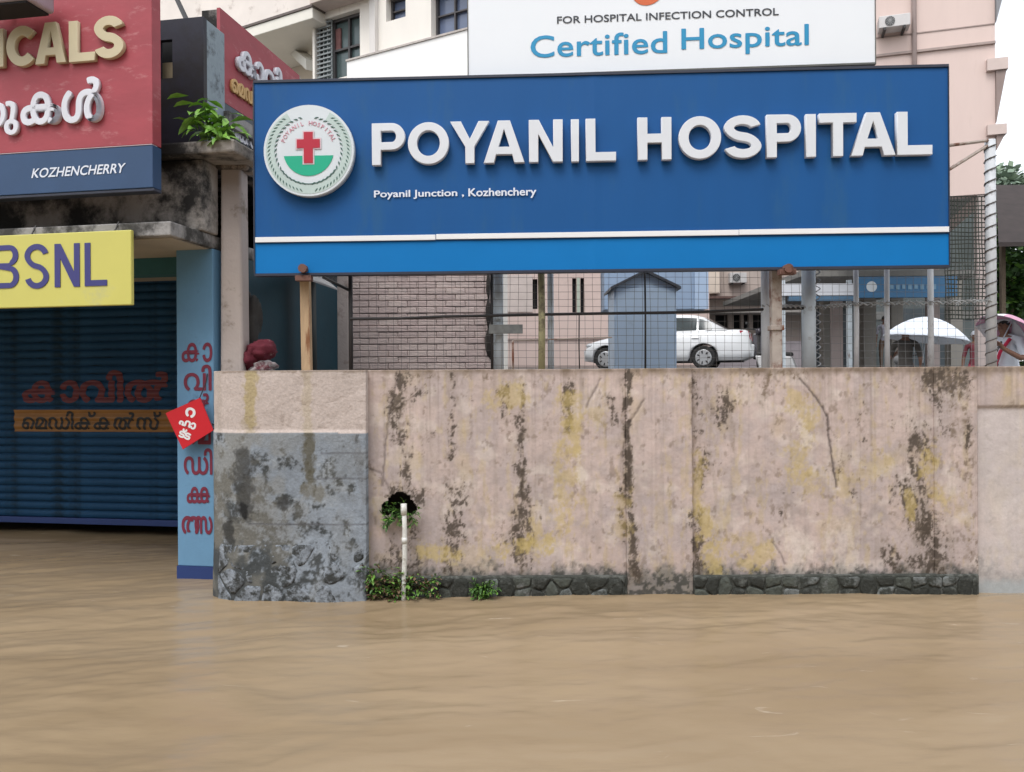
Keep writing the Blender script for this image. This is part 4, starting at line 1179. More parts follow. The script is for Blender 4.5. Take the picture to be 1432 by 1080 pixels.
card_text("റ", 267, 577, 16, 14, -.3); card_text("ഫാ", 263, 593, 27, 10, -.32); card_text("ട്ട", 259.5, 607, 19, 14, -.3)
mb = MB(); top = SHOP.w(pc[3][0] - .01, PLT, pc[3][1] - .012)
mb.tube([top, SHOP.w(pc[3][0] + .006, PT - .012, pc[3][1] + .10), SHOP.w(pc[3][0] + .01, PT - .002, pc[3][1] + .16)], .0035, 5)
mb.build("string", M_black, card); mb = MB()
mb.tube([SHOP.w(pc[2][0] - .012, PLT, pc[2][1] + .004), SHOP.w(pc[2][0] + .005, PLT + .05, pc[2][1] + .02), SHOP.w(-.01, PT - .003, pc[2][1] + .04)], .003, 5)
mb.build("string", M_black, card)
# plant on the ledge
pt0 = P(300, 212, 5.28)
plant = thing("wild_plant", "bright green wild plant sprouting from the shop ledge beside the dark parapet", "plant", tuple(pt0))
mb = MB()
tips = []
for (u, v) in ((268, 150), (285, 128), (298, 142), (312, 150), (322, 165), (290, 170), (305, 180), (275, 165)):
    e = P(u, v + 12, 5.22 + random.uniform(-.08, .1)); m_ = pt0.lerp(e, .5) + Vector((random.uniform(-.02, .02), 0, .03))
    mb.tube([pt0, m_, e], [.005, .004, .002], 5); tips += [e, pt0.lerp(e, .75) + Vector((0, 0, .02)), m_]
mb.build("stem", M_leaf[1], plant)
protos = []
M_yl = mat('young_leaf', (.20, .40, .06), .45, .25, 9)
for k, m in enumerate((M_yl, M_yl, M_leaf[0])):
    mb = MB(); leaf_faces(mb, Vector((0, 0, 0)), Vector((1, 0, 0)), .115, .040, .25 + .1 * k)
    me_o = mb.build("leaf", m, plant, smooth=True, fix=False)
    me_o.data.transform(Matrix.Translation(ORG[plant.name])); protos.append(me_o)
for k in range(120):
    o = protos[k] if k < 3 else protos[random.randrange(3)].copy()
    if k >= 3: COL.objects.link(o); o.parent = plant
    b = random.choice(tips)
    o.location = b - ORG[plant.name] + Vector((random.uniform(-.035, .035), random.uniform(-.03, .03), random.uniform(-.035, .035)))
    o.rotation_euler = (random.uniform(-.7, .7), random.uniform(-.6, .5), random.uniform(-math.pi, math.pi)); o.scale = (random.uniform(.7, 1.2),) * 3
for (u, v, a) in ((264, 134, math.pi), (272, 144, math.pi * .97), (322, 186, 0)):
    o = protos[0].copy(); COL.objects.link(o); o.parent = plant; o.location = P(u, v, 5.15) - ORG[plant.name]; o.rotation_euler = (.3, -.05, a); o.scale = (1.15,) * 3
# ------------------------------------------------------------------ fence on top of the wall
FY = 5.40
def fx(u, v=450, y=FY): return P(u, v, y).x
fence = thing("mesh_fence", "rusty black welded mesh fence with pipe posts standing on the pink wall", "fence", (fx(800), FY, WTOP))
ztop = P(800, 366, FY).z
M_pipeblue = mat("pale_blue_pipe", (.52, .59, .64), .55, .12, 8, .15, 50, dirt=(.22, .21, .20), damt=.15, dscale=10)
M_olive = mat("olive_pipe", (.33, .31, .17), .7, .2, 8, .2, 40, dirt=(.12, .10, .06), damt=.4, dscale=8)
M_wire = mat("dark_wire", (.09, .08, .075), .6, .3, 12)
def post(par, u, wpx, z0, z1, m, y=FY, name="post", sides=10):
    mb = MB(); x = fx(u, 450, y)
    mb.tube([(x, y, z0), (x + random.uniform(-.004, .004), y, (z0 + z1) / 2), (x, y, z1)], wpx * y / F / 2, sides)
    return mb.build(name, m, par, smooth=True)
z0 = WTOP - .02
post(fence, 490.5, 6, z0, ztop, M_black)
post(fence, 697, 15, z0, ztop, M_pipeblue, FY + .06)
post(fence, 757, 10, z0, ztop, M_olive, FY - .05)
post(fence, 770, 9, z0, ztop, M_pipeblue, FY + .08)
post(fence, 902, 2.6, z0, ztop, M_black)
post(fence, 810, 1.8, z0, P(810, 440, FY).z, M_black)
post(fence, 688, 4, z0, ztop, M_black)
post(fence, 717, 3.2, z0, P(717, 476, FY).z, M_rust)
mb = MB()
pts = [P(u, v, FY - .012) for u, v in ((490, 446), (560, 445.5), (620, 443), (690, 441.5), (760, 440), (850, 438.5), (960, 437), (1066, 433), (1130, 431))]
mb.tube(pts, .0105, 6)
mb.build("rail", M_black, fence)
mb = MB()
mb.tube([P(717, 476, FY), P(770, 475, FY), P(812, 473, FY), P(856, 472, FY)], .0045, 5)
mb.build("lower_rail", M_rust, fence)
mb = MB(); q0, q1 = P(684, 467, FY - .02), P(731, 454, FY - .02)
mb.box(q0.x, q1.x, FY - .03, FY - .022, q0.z, q1.z)
mb.build("latch_plate", mat("mottled_grey_plate", (.14, .145, .14), .7, .35, 25), fence, bevel=.002)
def wires(par, u0, u1, v0, v1, du, dv, r, m, y=FY, bow=.004):
    mb = MB(); k = u0
    while k <= u1:
        x = fx(k, 450, y); ph = random.uniform(0, 6)
        mb.tube([(x + bow * math.sin(ph + j * 1.3), y + bow * .5 * math.sin(ph * 2 + j), WTOP - .01 + (P(k, v0, y).z - WTOP) * j / 4) for j in range(5)], r, 3, False)
        k += du + random.uniform(-.5, .5)
    k = v0
    while k <= v1:
        ph = random.uniform(0, 6)
        n = max(3, int((u1 - u0) / 40))
        mb.tube([P(u0 + (u1 - u0) * j / n, k + .5 * math.sin(ph + j * .8), y + .004) for j in range(n + 1)], r, 3, False)
        k += dv + random.uniform(-.4, .4)
    o = mb.build("wire_mesh", m, par, fix=False); o["kind"] = "stuff"
    return o
wires(fence, 492, 1064, 368, 512, 11.5, 10.2, .0013, M_wire)
grille = thing("pipe_fence", "fence of pale vertical pipes and barbed wire under the right part of the blue sign", "fence", (fx(1220), FY, WTOP))
M_pale = mat("pale_grey_pipe", (.56, .58, .60), .55, .12, 9, .12, 50, dirt=(.24, .21, .20), damt=.15, dscale=9)
for u, wd, v1, m in ((1071, 13, 366, M_pale), (1131, 19, 366, M_pipeblue), (1197, 7, 366, M_pale), (1240.5, 7, 366, M_pale), (1301.5, 8, 366, M_pale)):
    post(grille, u, wd, z0, P(u, v1, FY).z, m)
tall = post(grille, 1386, 14, z0, P(1386, 196, FY).z, M_pale)
mb = MB()
n = 150; x = fx(1386); zt = P(1386, 197, FY).z
mb.tube([(x + .036 * math.cos(i * .85), FY + .036 * math.sin(i * .85), z0 + (zt - z0) * i / n) for i in range(n + 1)], .0045, 4, False)
mb.build("wire_wrap", M_wire, tall).__setitem__("label", "dark wire wound round the tall pale post")
mb = MB(); x = fx(1143); z1 = P(1143, 370, FY).z
mb.tube([(x + .016 * math.cos(i * .9), FY - .01 + .016 * math.sin(i * .9), z0 + (z1 - z0) * i / 90) for i in range(91)], .004, 4, False)
mb.build("twisted_wire", mat("grey_wire", (.22, .23, .24), .5, .3, 20), grille)
mb = MB(); mb.tube([P(1387, 196, FY), P(1325, 204, 5.25)], .011, 6); mb.build("brace", M_rust, grille)
mb = MB(); mb.tube([P(1384, 202, FY), P(1326, 238, 5.25)], .011, 6); mb.build("brace", M_rust, grille)
mb = MB()
ln = [P(u, v, FY - .02) for u, v in ((1066, 427), (1140, 430), (1200, 425), (1300, 424), (1388, 421))]
for ph in (0, math.pi):
    pts = []
    for i in range(160):
        f = i / 159 * (len(ln) - 1); j = min(int(f), len(ln) - 2); c = ln[j].lerp(ln[j + 1], f - j)
        pts.append(c + Vector((0, .010 * math.cos(i * .8 + ph), .010 * math.sin(i * .8 + ph))))
    mb.tube(pts, .0042, 4, False)
for i in range(26):
    f = (i + .5) / 26 * (len(ln) - 1); j = min(int(f), len(ln) - 2); c = ln[j].lerp(ln[j + 1], f - j)
    for k in range(2):
        d = Vector((random.uniform(-1, 1), random.uniform(-.6, .6), random.uniform(-1, 1))).normalized() * .03
        mb.tube([c - d, c + d], .002, 3, False)
o = mb.build("barbed_wire", mat("galvanised_wire", (.30, .31, .31), .45, .3, 14), grille, fix=False); o["kind"] = "stuff"
wires(grille, 1072, 1384, 368, 512, 11.5, 10.2, .0014, mat("thin_grey_wire", (.18, .18, .18), .6), FY + .01)
net = thing("shade_net", "dark green net tied between the blue sign and the tall pale post", "net", (fx(1356), FY + .05, WTOP))
mb = MB()
for k in range(13):
    u = 1326 + k * 4.8; x = fx(u)
    mb.tube([(x + .004 * math.sin(k + j), FY + .04 + .004 * math.sin(j * 2 + k), P(1356, 446, FY).z + (P(1356, 274, FY).z - P(1356, 446, FY).z) * j / 8) for j in range(9)], .0042, 3, False)
for k in range(29):
    v = 275 + k * 6.1
    mb.tube([P(1322, v, FY + .042), P(1356, v + 1.5 * math.sin(k), FY + .045), P(1386, v, FY + .042)], .0044, 3, False)
o = mb.build("netting", mat("dark_green_net", (.045, .055, .045), .8, .3, 12), net, fix=False); o["kind"] = "stuff"

# ------------------------------------------------------------------ metal awning, bundle, brick wall beside the shop
awn = thing("metal_awning", "small grey sheet metal awning behind the left end of the blue sign", "awning", tuple(SHOP.w(.1, 1.4, 2.0)))
c = [P(400, 386, 6.0), P(436, 388, 5.85), P(468, 404, 6.3), P(425, 384, 6.9)]
mb = MB()
up_ = Vector((0, 0, .012))
c4 = [P(395, 384, 6.25), P(437, 394, 5.75), P(472, 406, 6.15), P(440, 380, 7.0)]
mb.hexa(c4 + [q + up_ for q in c4])
mb.build("sheet", mat("dull_zinc_sheet", (.30, .30, .30), .55, .2, 8, .2, 30, metal=.3), awn)
mb = MB(); mb.tube([P(452, 388, 6.2), P(470, 397, 5.9), P(491, 407, 5.45)], .011, 6); mb.build("stay", M_black, awn)
mb = MB(); mb.tube([P(432, 386, 6.6), P(434, 530, 6.6)], .055, 8); mb.build("leg", mat("dark_green_pipe", (.035, .045, .042), .6), awn, smooth=True)
bund = thing("cloth_bundle", "maroon and white cloth bundle under a grey rag behind the pink column", "bundle", tuple(P(362, 519, 5.62)))
def lump(mb, c, r, sd, amp=.18, nu=14, nv=10, mi=0, mi2=None, th=.55):
    n0 = len(mb.v); mb.sphere((0, 0, 0), 1, nu, nv, mi); rx = Vector(r)
    for i in range(n0, len(mb.v)):
        p = mb.v[i]; k = 1 + amp * 2 * (float(fbm(np.array(p.x * 1.7 + sd), np.array(p.y * 1.7 + p.z * 2.1 + sd), int(sd * 7), 3)) - .5)
        mb.v[i] = Vector(c) + Vector((p.x * rx.x, p.y * rx.y, p.z * rx.z)) * k
    if mi2 is not None:
        for j in range(len(mb.f)):
            if mb.f[j][0] >= n0:
                q = mb.v[mb.f[j][0]] * 14
                if float(fbm(np.array(q.x + q.y), np.array(q.z), 5, 2)) > th: mb.m[j] = mi2
M_maroon = mat("maroon_cloth", (.13, .012, .025), .8, .2, 10, .3, 30); M_ragw = mat("white_cloth", (.50, .47, .46), .8, .1, 9)
M_mix = mat("maroon_and_white_print_cloth", (.13, .012, .025), .85, .3, 10, .6, 25, dirt=(.48, .44, .43), damt=.25, dscale=9)
mb = MB(); lump(mb, P(366, 492, 5.62), (.085, .09, .075), 3.1, .5, 22, 16); mb.build("cloth", M_mix, bund, smooth=True)
mb = MB(); lump(mb, P(348, 500, 5.60), (.06, .08, .085), 7.1, .6, 20, 14); mb.build("cloth", M_mix, bund, smooth=True)
mb = MB(); lump(mb, P(362, 515, 5.62), (.11, .08, .05), 5.3, .6, 22, 14); mb.build("lower_cloth", mat("white_cloth_with_maroon", (.44, .41, .40), .85, .2, 10, .5, 25, dirt=(.12, .02, .03), damt=.45, dscale=9), bund, smooth=True)
mb = MB(); lump(mb, P(352, 448, 5.72), (.075, .05, .20), 8.7, .5, 20, 16); mb.build("rag", mat("dark_grey_rag", (.05, .048, .045), .9, .3, 9, .4, 25), bund, smooth=True)
BY = 7.6
bw = thing("brick_wall", "weathered wall of pinkish bricks behind the mesh fence", "wall", (P(565, 519, BY).x, BY, .75)); bw["kind"] = "thing"
bx0, bx1 = P(489, 450, BY).x, P(686, 450, BY).x; bz1 = P(565, 330, BY).z
M_brick = [mat("pink_brick", (.52, .42, .39), .9, .2, 8, .7, 50, dirt=(.42, .34, .32), damt=.35, dscale=7), mat("pale_brick", (.555, .455, .42), .9, .2, 8, .7, 50, dirt=(.45, .37, .34), damt=.3, dscale=8), mat("mauve_brick", (.495, .395, .37), .9, .2, 8, .7, 50, dirt=(.40, .32, .30), damt=.35, dscale=8)]
mb = MB(); mb.box(bx0, bx1, BY + .012, BY + .2, .7, bz1)
core = mb.build("mortar_core", mat("grey_pink_mortar", (.40, .33, .31), .95, .25, 12, .5, 40), bw)
bl, bh = .178, .0575
protos = []
for m in M_brick:
    mb = MB(); mb.box(-bl / 2 + .0018, bl / 2 - .0018, 0, .05, -bh / 2 + .003, bh / 2 - .003)
    o = mb.build("brick", m, bw, bevel=.005, seg=1); o.data.transform(Matrix.Translation(ORG[bw.name])); protos.append(o)
zv = P(565, 521, BY).z; used = 0; kk = 0
row = 0; z = zv - bh
while z < bz1 - bh and kk < 298:
    x = bx0 + bl / 2 - (row % 2) * bl / 2
    while x < bx1 + bl * .49:
        xa_, xb_ = max(x - bl / 2, bx0), min(x + bl / 2, bx1)
        if xb_ - xa_ > .05:
            if kk < 3: o = protos[kk]
            else:
                o = random.choice(protos).copy(); COL.objects.link(o); o.parent = bw
            o.scale = ((xb_ - xa_) / bl, 1, 1)
            o.location = Vector(((xa_ + xb_) / 2, BY + .004 - random.uniform(0, .009), z)) - ORG[bw.name]
            o.rotation_euler = (0, random.uniform(-.012, .012), random.uniform(-.02, .02)); kk += 1
        x += bl
    z += bh; row += 1
mb = MB(); mb.box(P(440, 450, BY).x, bx0 - .003, BY - .03, BY + .2, .7, bz1)
mb.build("plaster_pier", mat("flaking_plaster", (.42, .36, .33), .9, .15, 5, .6, 30, dirt=(.22, .17, .15), damt=.4, dscale=5), bw, bevel=.012)
mb = MB(); lump(mb, P(456, 471, BY - .02), (.075, .03, .09), 2.2, .25); lump(mb, P(447, 490, BY - .02), (.05, .03, .16), 3.9, .3)
mb.build("broken_hole", M_dark, bw, smooth=True)
mb = MB()
for zz, u, r_ in ((P(683, 400, BY).z, 683, .02), (P(684, 480, BY).z, 684, .035), (P(683, 440, BY).z, 683, .02)): lump(mb, (P(u, 450, BY).x, BY - .01, zz), (r_, .03, .13), u * .01 + zz, .4)
mb.build("mould_edge", mat("black_mould", (.03, .025, .022), .95, .3, 20), bw, smooth=True)

# ------------------------------------------------------------------ small blue electric cabinet with a pitched roof
CY = 7.0
cab = thing("electric_cabinet", "pale blue steel cabinet with a little pitched roof in front of the white car", "cabinet", (P(902, 450, CY).x, CY + .2, .75))
cx0, cx1 = P(859, 450, CY).x, P(946, 450, CY).x; ze = P(902, 402, CY).z; za = P(902, 382, CY).z; xm = (cx0 + cx1) / 2
M_cab = mat("pale_blue_steel", (.43, .54, .67), .5, .06, 3, .05, 40, dirt=(.36, .44, .53), damt=.2, dscale=5)
mb = MB(); mb.box(cx0, cx1, CY, CY + .45, .75, ze - .002)
body = mb.build("body", M_cab, cab, bevel=.004)
for a, b in ((cx0 + .012, xm - .006), (xm + .006, cx1 - .012)):
    mb = MB(); mb.box(a, b, CY - .014, CY - .001, .85, P(902, 441, CY).z); d = mb.build("door", M_cab, cab, bevel=.003)
    mb = MB(); mb.box(a, b, CY - .014, CY - .001, P(902, 437, CY).z, ze - .006); mb.build("upper_panel", M_cab, cab, bevel=.003)
    if a > xm - .1:
        mb = MB(); mb.box(a + .02, a + .035, CY - .03, CY - .0145, 1.25, 1.37); mb.build("handle", M_black, d)
mb = MB()
mb.prism([(cx0, ze), (cx1, ze), (xm, za)], lambda x, z: Vector((x, CY, z)), lambda x, z: Vector((x, CY + .45, z)))
mb.build("gable", M_cab, cab)
for s in (-1, 1):
    mb = MB(); xe = xm + s * (cx1 - cx0) * .56; zz = ze - .02
    mb.hexa([(xm, CY - .05, za + .002), (xe, CY - .05, zz), (xe, CY + .5, zz), (xm, CY + .5, za + .002), (xm, CY - .05, za + .026), (xe, CY - .05, zz + .022), (xe, CY + .5, zz + .022), (xm, CY + .5, za + .026)])
    mb.build("roof_sheet", mat("dark_roof_sheet", (.06, .065, .075), .5, .2, 9), cab)
HY = 12.0
hoard = thing("blue_hoarding", "plain pale blue box sign on legs behind the pitched roof cabinet", "hoarding", (P(915, 450, HY).x, HY, .75))
mb = MB(); mb.box(P(845, 400, HY).x, P(989, 400, HY).x, HY, HY + .5, P(900, 433, HY).z, P(900, 330, HY).z)
mb.build("panel", mat("greyish_blue_sheet", (.21, .28, .385), .55, .08, 2), hoard, bevel=.01)
mb = MB(); mb.box(P(971, 400, HY).x, P(990, 400, HY).x, HY - .03, HY - .002, P(900, 433, HY).z, P(900, 330, HY).z); mb.build("edge_strip", mat("lighter_blue_sheet", (.30, .385, .51), .5, .06, 3), hoard)
for u in (880, 925):
    mb = MB(); x = P(u, 450, HY).x; mb.box(x - .04, x + .04, HY + .2, HY + .28, .75, P(900, 433, HY).z); mb.build("leg", M_steel, hoard)

# ------------------------------------------------------------------ buildings
def wall_holes(mb, pl, s0, s1, z0, z1, t0, t1, holes):
    """a wall slab with rectangular openings, built from butted blocks"""
    ss = sorted({s0, s1, *[h[0] for h in holes], *[h[1] for h in holes]})
    ss = [s for s in ss if s0 <= s <= s1]
    for a, b in zip(ss[:-1], ss[1:]):
        cuts = sorted([(max(h[2], z0), min(h[3], z1)) for h in holes if h[0] <= a + 1e-6 and h[1] >= b - 1e-6])
        z = z0
        for c0, c1 in cuts:
            if c0 > z: mb.box(a, b, t0, t1, z, c0, pl)
            z = max(z, c1)
        if z < z1: mb.box(a, b, t0, t1, z, z1, pl)
def window(par, pl, s0, s1, z0, z1, t, frame, glass, bars_v=1, bars_h=1, fw=.04, tint=None):
    mb = MB()
    mb.box(s0, s0 + fw, t, t + .06, z0, z1, pl); mb.box(s1 - fw, s1, t, t + .06, z0, z1, pl)
    mb.box(s0 + fw, s1 - fw, t, t + .06, z1 - fw, z1, pl); mb.box(s0 + fw, s1 - fw, t, t + .06, z0, z0 + fw, pl)
    for i in range(1, bars_v + 1):
        s = s0 + (s1 - s0) * i / (bars_v + 1); mb.box(s - fw * .4, s + fw * .4, t + .005, t + .055, z0 + fw, z1 - fw, pl)
    fr = mb.build("window", frame, par)
    for i in range(1, bars_h + 1):
        z = z0 + (z1 - z0) * i / (bars_h + 1)
        mb = MB(); mb.box(s0 + fw, s1 - fw, t + .008, t + .05, z - fw * .35, z + fw * .35, pl); mb.build("crossbar", frame, fr)
    mb = MB(); mb.box(s0 + fw * .5, s1 - fw * .5, t + .062, t + .075, z0 + fw * .5, z1 - fw * .5, pl); mb.build("pane", glass, fr)
    return fr
M_frame = mat("dark_window_frame", (.05, .045, .045), .5, .1, 6)
M_bluegl = mat("blue_reflecting_glass", (.11, .14, .22), .15, .25, .9, spec=.6)
# cream wing, upper left
B1 = Plane(tuple(P(577, 63, 12.0))[:2], math.radians(30.1))
cream = thing("cream_building", "tall cream hospital wing with dark windows above the left end of the blue sign", "building", tuple(B1.w(0, 3, .75)))
zled = (B1.hit(505, 83)[1] + B1.hit(654, 43)[1]) / 2
def b1(u, v, t=.12): return B1.hit(u, v, t)
TW = .12
BE = B1.hit(686, 60)[0]
wins = []
for u0, v0, u1, v1 in ((540, 31, 567, -12), (603, 52, 656, -28)):
    a = b1(u0, v0); b = b1(u1, v1); wins.append((a[0], b[0], a[1], b[1] if v1 > -20 else b[1] + .0))
a = b1(440, 96); b = b1(503, 12); gr = (a[0], b[0], a[1] - .25, b[1])
sL = b1(437, 60)[0]
mb = MB(); wall_holes(mb, B1, sL, BE, .7, 12.0, TW, TW + .3, wins + [gr])
mb.build("wall", M_cream, cream)
for (s0_, s1_, z0_, z1_) in wins: window(cream, B1, s0_, s1_, z0_, z1_, TW + .12, M_frame, M_bluegl, 1 if s1_ - s0_ > .5 else 0, 1, .03)
gw = window(cream, B1, *gr, TW + .10, M_frame, mat("greenish_glass", (.07, .10, .10), .2, .5, 1.4), 2, 1, .045)
mb = MB()
n = 14
for k in range(n):
    z = gr[2] + (gr[3] - gr[2]) * (k + .5) / n; mb.box(gr[0] + .02, gr[0] + (gr[1] - gr[0]) * .33, TW + .03, TW + .05, z - .012, z + .012, B1)
for k in range(4):
    s = gr[0] + .05 + k * (gr[1] - gr[0]) * .09; mb.box(s, s + .018, TW + .052, TW + .07, gr[2], gr[3], B1)
mb.build("louvre", mat("grey_louvre", (.22, .24, .24), .5, .2, 9), gw).__setitem__("kind", "stuff")
mb = MB(); q = (gr[0] + (gr[1] - gr[0]) * .30, gr[0] + (gr[1] - gr[0]) * .46)
mb.box(q[0], q[1], TW + .13, TW + .16, gr[2] + (gr[3] - gr[2]) * .5, gr[2] + (gr[3] - gr[2]) * .86, B1); mb.build("curtain", mat("dull_red_curtain", (.17, .075, .07), .8, .3, 9), gw)
mb = MB(); pa, pb = b1(514, 40, 0)[0], b1(522, 40, 0)[0]; mb.box(pa, pb, .04, TW - .002, .7, 12.0, B1); mb.build("rainwater_pipe", mat("pale_grey_pier", (.60, .57, .54), .8, .05, 4), cream)
# lower white parapet in front
sP = b1(487, 90, 0)[0]
mb = MB(); mb.box(sP, BE, -.03, TW - .004, .7, zled, B1); mb.build("parapet", mat("bright_white_wall", (.78, .765, .74), .8, .03, 1.5), cream)
mb = MB(); mb.box(sP - .01, BE, -.05, TW - .006, zled + .001, zled + .028, B1); mb.build("coping", mat("dirty_coping", (.42, .38, .35), .9, .25, 14), cream)
# recessed balcony to the left with its slab
TR = 1.15
mb = MB()
dw = (b1(384, 68, TR)[0], b1(414, 68, TR)[0], b1(398, 72, TR)[1], b1(398, 38, TR)[1])
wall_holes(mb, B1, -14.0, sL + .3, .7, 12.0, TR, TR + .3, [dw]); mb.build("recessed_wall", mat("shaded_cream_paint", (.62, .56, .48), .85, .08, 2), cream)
mb = MB(); mb.box(sL + .002, sL + .29, TW + .3, TR, .7, 12.0, B1); mb.build("return_wall", M_cream, cream)
window(cream, B1, *dw, TR + .1, M_frame, M_dark, 0, 1, .03)
zsl = b1(400, 28, -.15)[1]
sS = b1(437, 20, -.15)[0]
mb = MB(); mb.box(-14.0, sS, -.15, TR - .003, zsl - .10, zsl + .07, B1); mb.build("balcony_slab", mat("cream_slab", (.68, .65, .58), .85, .06, 2), cream, bevel=.01)
mb = MB(); mb.box(-14.0, sS + .02, -.17, TR - .004, zsl + .072, zsl + .11, B1); mb.build("slab_drip_line", mat("dark_drip_line", (.12, .10, .09), .9), cream)
mb = MB(); mb.box(-14.0, sS, -.13, -.03, zsl + .115, zsl + 1.6, B1); mb.build("balcony_wall", mat("pinkish_cream_paint", (.66, .60, .55), .85, .08, 2, dirt=(.40, .34, .30), damt=.15), cream)
mb = MB(); zo = b1(480, 12, 0)[1]; mb.box(sS + .01, b1(512, 5, -.2)[0], -.22, TW - .003, zo + .10, zo + .24, B1); mb.build("window_hood", mat("brownish_pink_hood", (.50, .42, .38), .85, .1, 4), cream)
mb = MB(); a_ = B1.hit(398, 62, .8); c_ = B1.hit(434, 92, .5)
mb.hexa([B1.w(a_[0], .8, a_[1] - .08), B1.w(c_[0], .4, c_[1] - .10), B1.w(c_[0] + .1, .6, c_[1] - .10), B1.w(a_[0] + .1, 1.0, a_[1] - .08), B1.w(a_[0], .8, a_[1] + .04), B1.w(c_[0], .4, c_[1] + .08), B1.w(c_[0] + .1, .6, c_[1] + .08), B1.w(a_[0] + .1, 1.0, a_[1] + .04)])
mb.build("sloping_gutter", mat("pale_gutter", (.66, .65, .60), .7, .05, 4), cream)
# plan of the wing is a skewed box: the end wall runs back along the yard
fl, fr_ = B1.w(-14.0, TR + .32, 0), B1.w(BE, TW + .302, 0)
br, bl_ = fr_ + Vector((-.35, 4.5, 0)), fl + B1.b * 4.0
mb = MB()
for a, b in ((fr_, br), (br, bl_), (bl_, fl)):
    d = (b - a).normalized(); n_ = Vector((-d.y, d.x, 0)) * .25
    mb.hexa([q + Vector((0, 0, .7)) for q in (a, b, b + n_, a + n_)] + [q + Vector((0, 0, 12)) for q in (a, b, b + n_, a + n_)])
mb.hexa([q + Vector((0, 0, 11.8)) for q in (fl, fr_, br, bl_)] + [q + Vector((0, 0, 12)) for q in (fl, fr_, br, bl_)])
mb.build("rear_wall", M_cream, cream)

# pink block, upper right
B2 = Plane(tuple(P(1392, 150, 15.0))[:2], math.radians(17.5))
pink = thing("pink_building", "pink hospital block with an outdoor unit on the wall right of the white board", "building", tuple(B2.w(-4, 4, .75)))
def b2(u, v, t=0.0): return B2.hit(u, v, t)
zlow = b2(1365, 272)[1]
M_pinkw = mat("hospital_pink_paint", (.60, .475, .43), .85, .06, 1.2, .08, 40, dirt=(.47, .37, .33), damt=.18, dscale=1.2, stretch=(1.6, 1.6, .3))
BL = b2(1185, 150)[0]; BD = 5.5
mb = MB(); mb.box(BL, 0, 0, .3, zlow, 15, B2); mb.box(-.3, 0, .3, BD, zlow, 15, B2); mb.box(BL, -.3, .3, BD, 14.7, 15, B2); mb.box(BL, BL + .3, .3, BD, zlow, 14.7, B2); mb.box(BL + .3, -.3, BD - .3, BD, zlow, 14.7, B2)
mb.build("wall", M_pinkw, pink)
mb = MB(); mb.box(BL + .3, -.3, .3, BD - .3, zlow, zlow + .25, B2); mb.build("porch_ceiling", mat("dim_ceiling", (.30, .29, .27), .9, .1, 3), pink)
for s_, t_ in ((-.3, .02), (-.3, BD - .32), (BL + .02, BD - .32)):
    mb = MB(); mb.box(s_, s_ + .28, t_, t_ + .28, .6, zlow - .003, B2); mb.build("pillar", mat("dull_pink_pillar", (.36, .30, .28), .85, .1, 3), pink)
# ledges and joints on that wall
for (u0, v0, u1, v1, h, d) in ((1224, 79, 1391, 60.5, .045, .05), (1224, 54, 1391, 33, .02, .015)):
    zz = (b2(u0, v0)[1] + b2(u1, v1)[1]) / 2
    mb = MB(); mb.box(BL, 0.0, -d, -.002, zz - h / 2, zz + h / 2, B2); mb.build("ledge", mat("brown_ledge", (.33, .26, .235), .85, .15, 6), pink)
mb = MB(); mb.tube([B2.w(b2(1278, 50)[0], -.06, zlow), B2.w(b2(1277, 50)[0], -.06, 15)], .045, 8); mb.build("rainwater_pipe", mat("pinkish_brown_pipe", (.36, .285, .265), .6, .1, 5), pink, smooth=True)
for v0, v1, reach in ((84, 100, .19), (176, 190, .16)):
    z1_ = b2(1392, v0)[1]; z2_ = b2(1392, v1)[1]; z3 = z2_ - (.95 if v0 < 100 else .28)
    mb = MB()
    mb.box(-.15, reach, -.1, BD, z2_, z1_, B2)
    slab = mb.build("sunshade", mat("cream_pink_slab", (.56, .46, .42), .85, .08, 4), pink)
    mb = MB(); mb.prism([(0.002, z3), (0.002, z2_ - .002), (reach - .02, z2_ - .002)], lambda s, z: B2.w(s, -.06, z), lambda s, z: B2.w(s, BD - .1, z)); mb.build("bracket", mat("brown_bracket", (.26, .20, .18), .85, .1, 4), slab)
zt_ = b2(1392, 33)[1]
mb = MB(); mb.prism([(0.002, zt_), (0.002, zt_ + 1.2), (.17, zt_ + 1.2), (.10, zt_ + .4)], lambda s, z: B2.w(s, -.1, z), lambda s, z: B2.w(s, BD - .1, z)); mb.build("sunshade", mat("grey_slab", (.22, .22, .23), .85, .1, 4), pink)
def ac_unit(par_loc, s0, s1, z0, z1, pl, label, group=None):
    t_ = thing("air_conditioner", label, "air conditioner", par_loc)
    mb = MB(); mb.box(s0, s1, -.36, -.06, z0, z1, pl); mb.build("casing", mat("grey_white_casing", (.50, .48, .47), .5, .08, 6), t_, bevel=.012)
    mb = MB(); c = pl.w((s0 + s1) / 2 - .08, -.362, (z0 + z1) / 2); r = (z1 - z0) * .38
    mb.tube([c, c - pl.b * .012], r, 20); fan = mb.build("fan_grille", mat("dark_grille", (.07, .07, .07), .6), t_)
    mb = MB()
    for k in range(6):
        a = k * math.pi / 6; d = pl.a * math.cos(a) * r + Vector((0, 0, math.sin(a) * r)); mb.tube([c - pl.b * .016 - d, c - pl.b * .016 + d], .006, 4)
    mb.build("spoke", mat("spoke_grey", (.3, .3, .3), .5), fan).__setitem__("kind", "stuff")
    for s in (s0 + .1, s1 - .1):
        mb = MB(); mb.box(s - .02, s + .02, -.38, -.002, z0 - .05, z0 - .002, pl); mb.build("bracket", M_black, t_)
a = b2(1226, 53); b = b2(1269, 29)
ac_unit(tuple(B2.w(a[0], -.2, a[1])), a[0], b[0], a[1] + .03, b[1], B2, "grey outdoor unit high on the pink wall beside the white board")
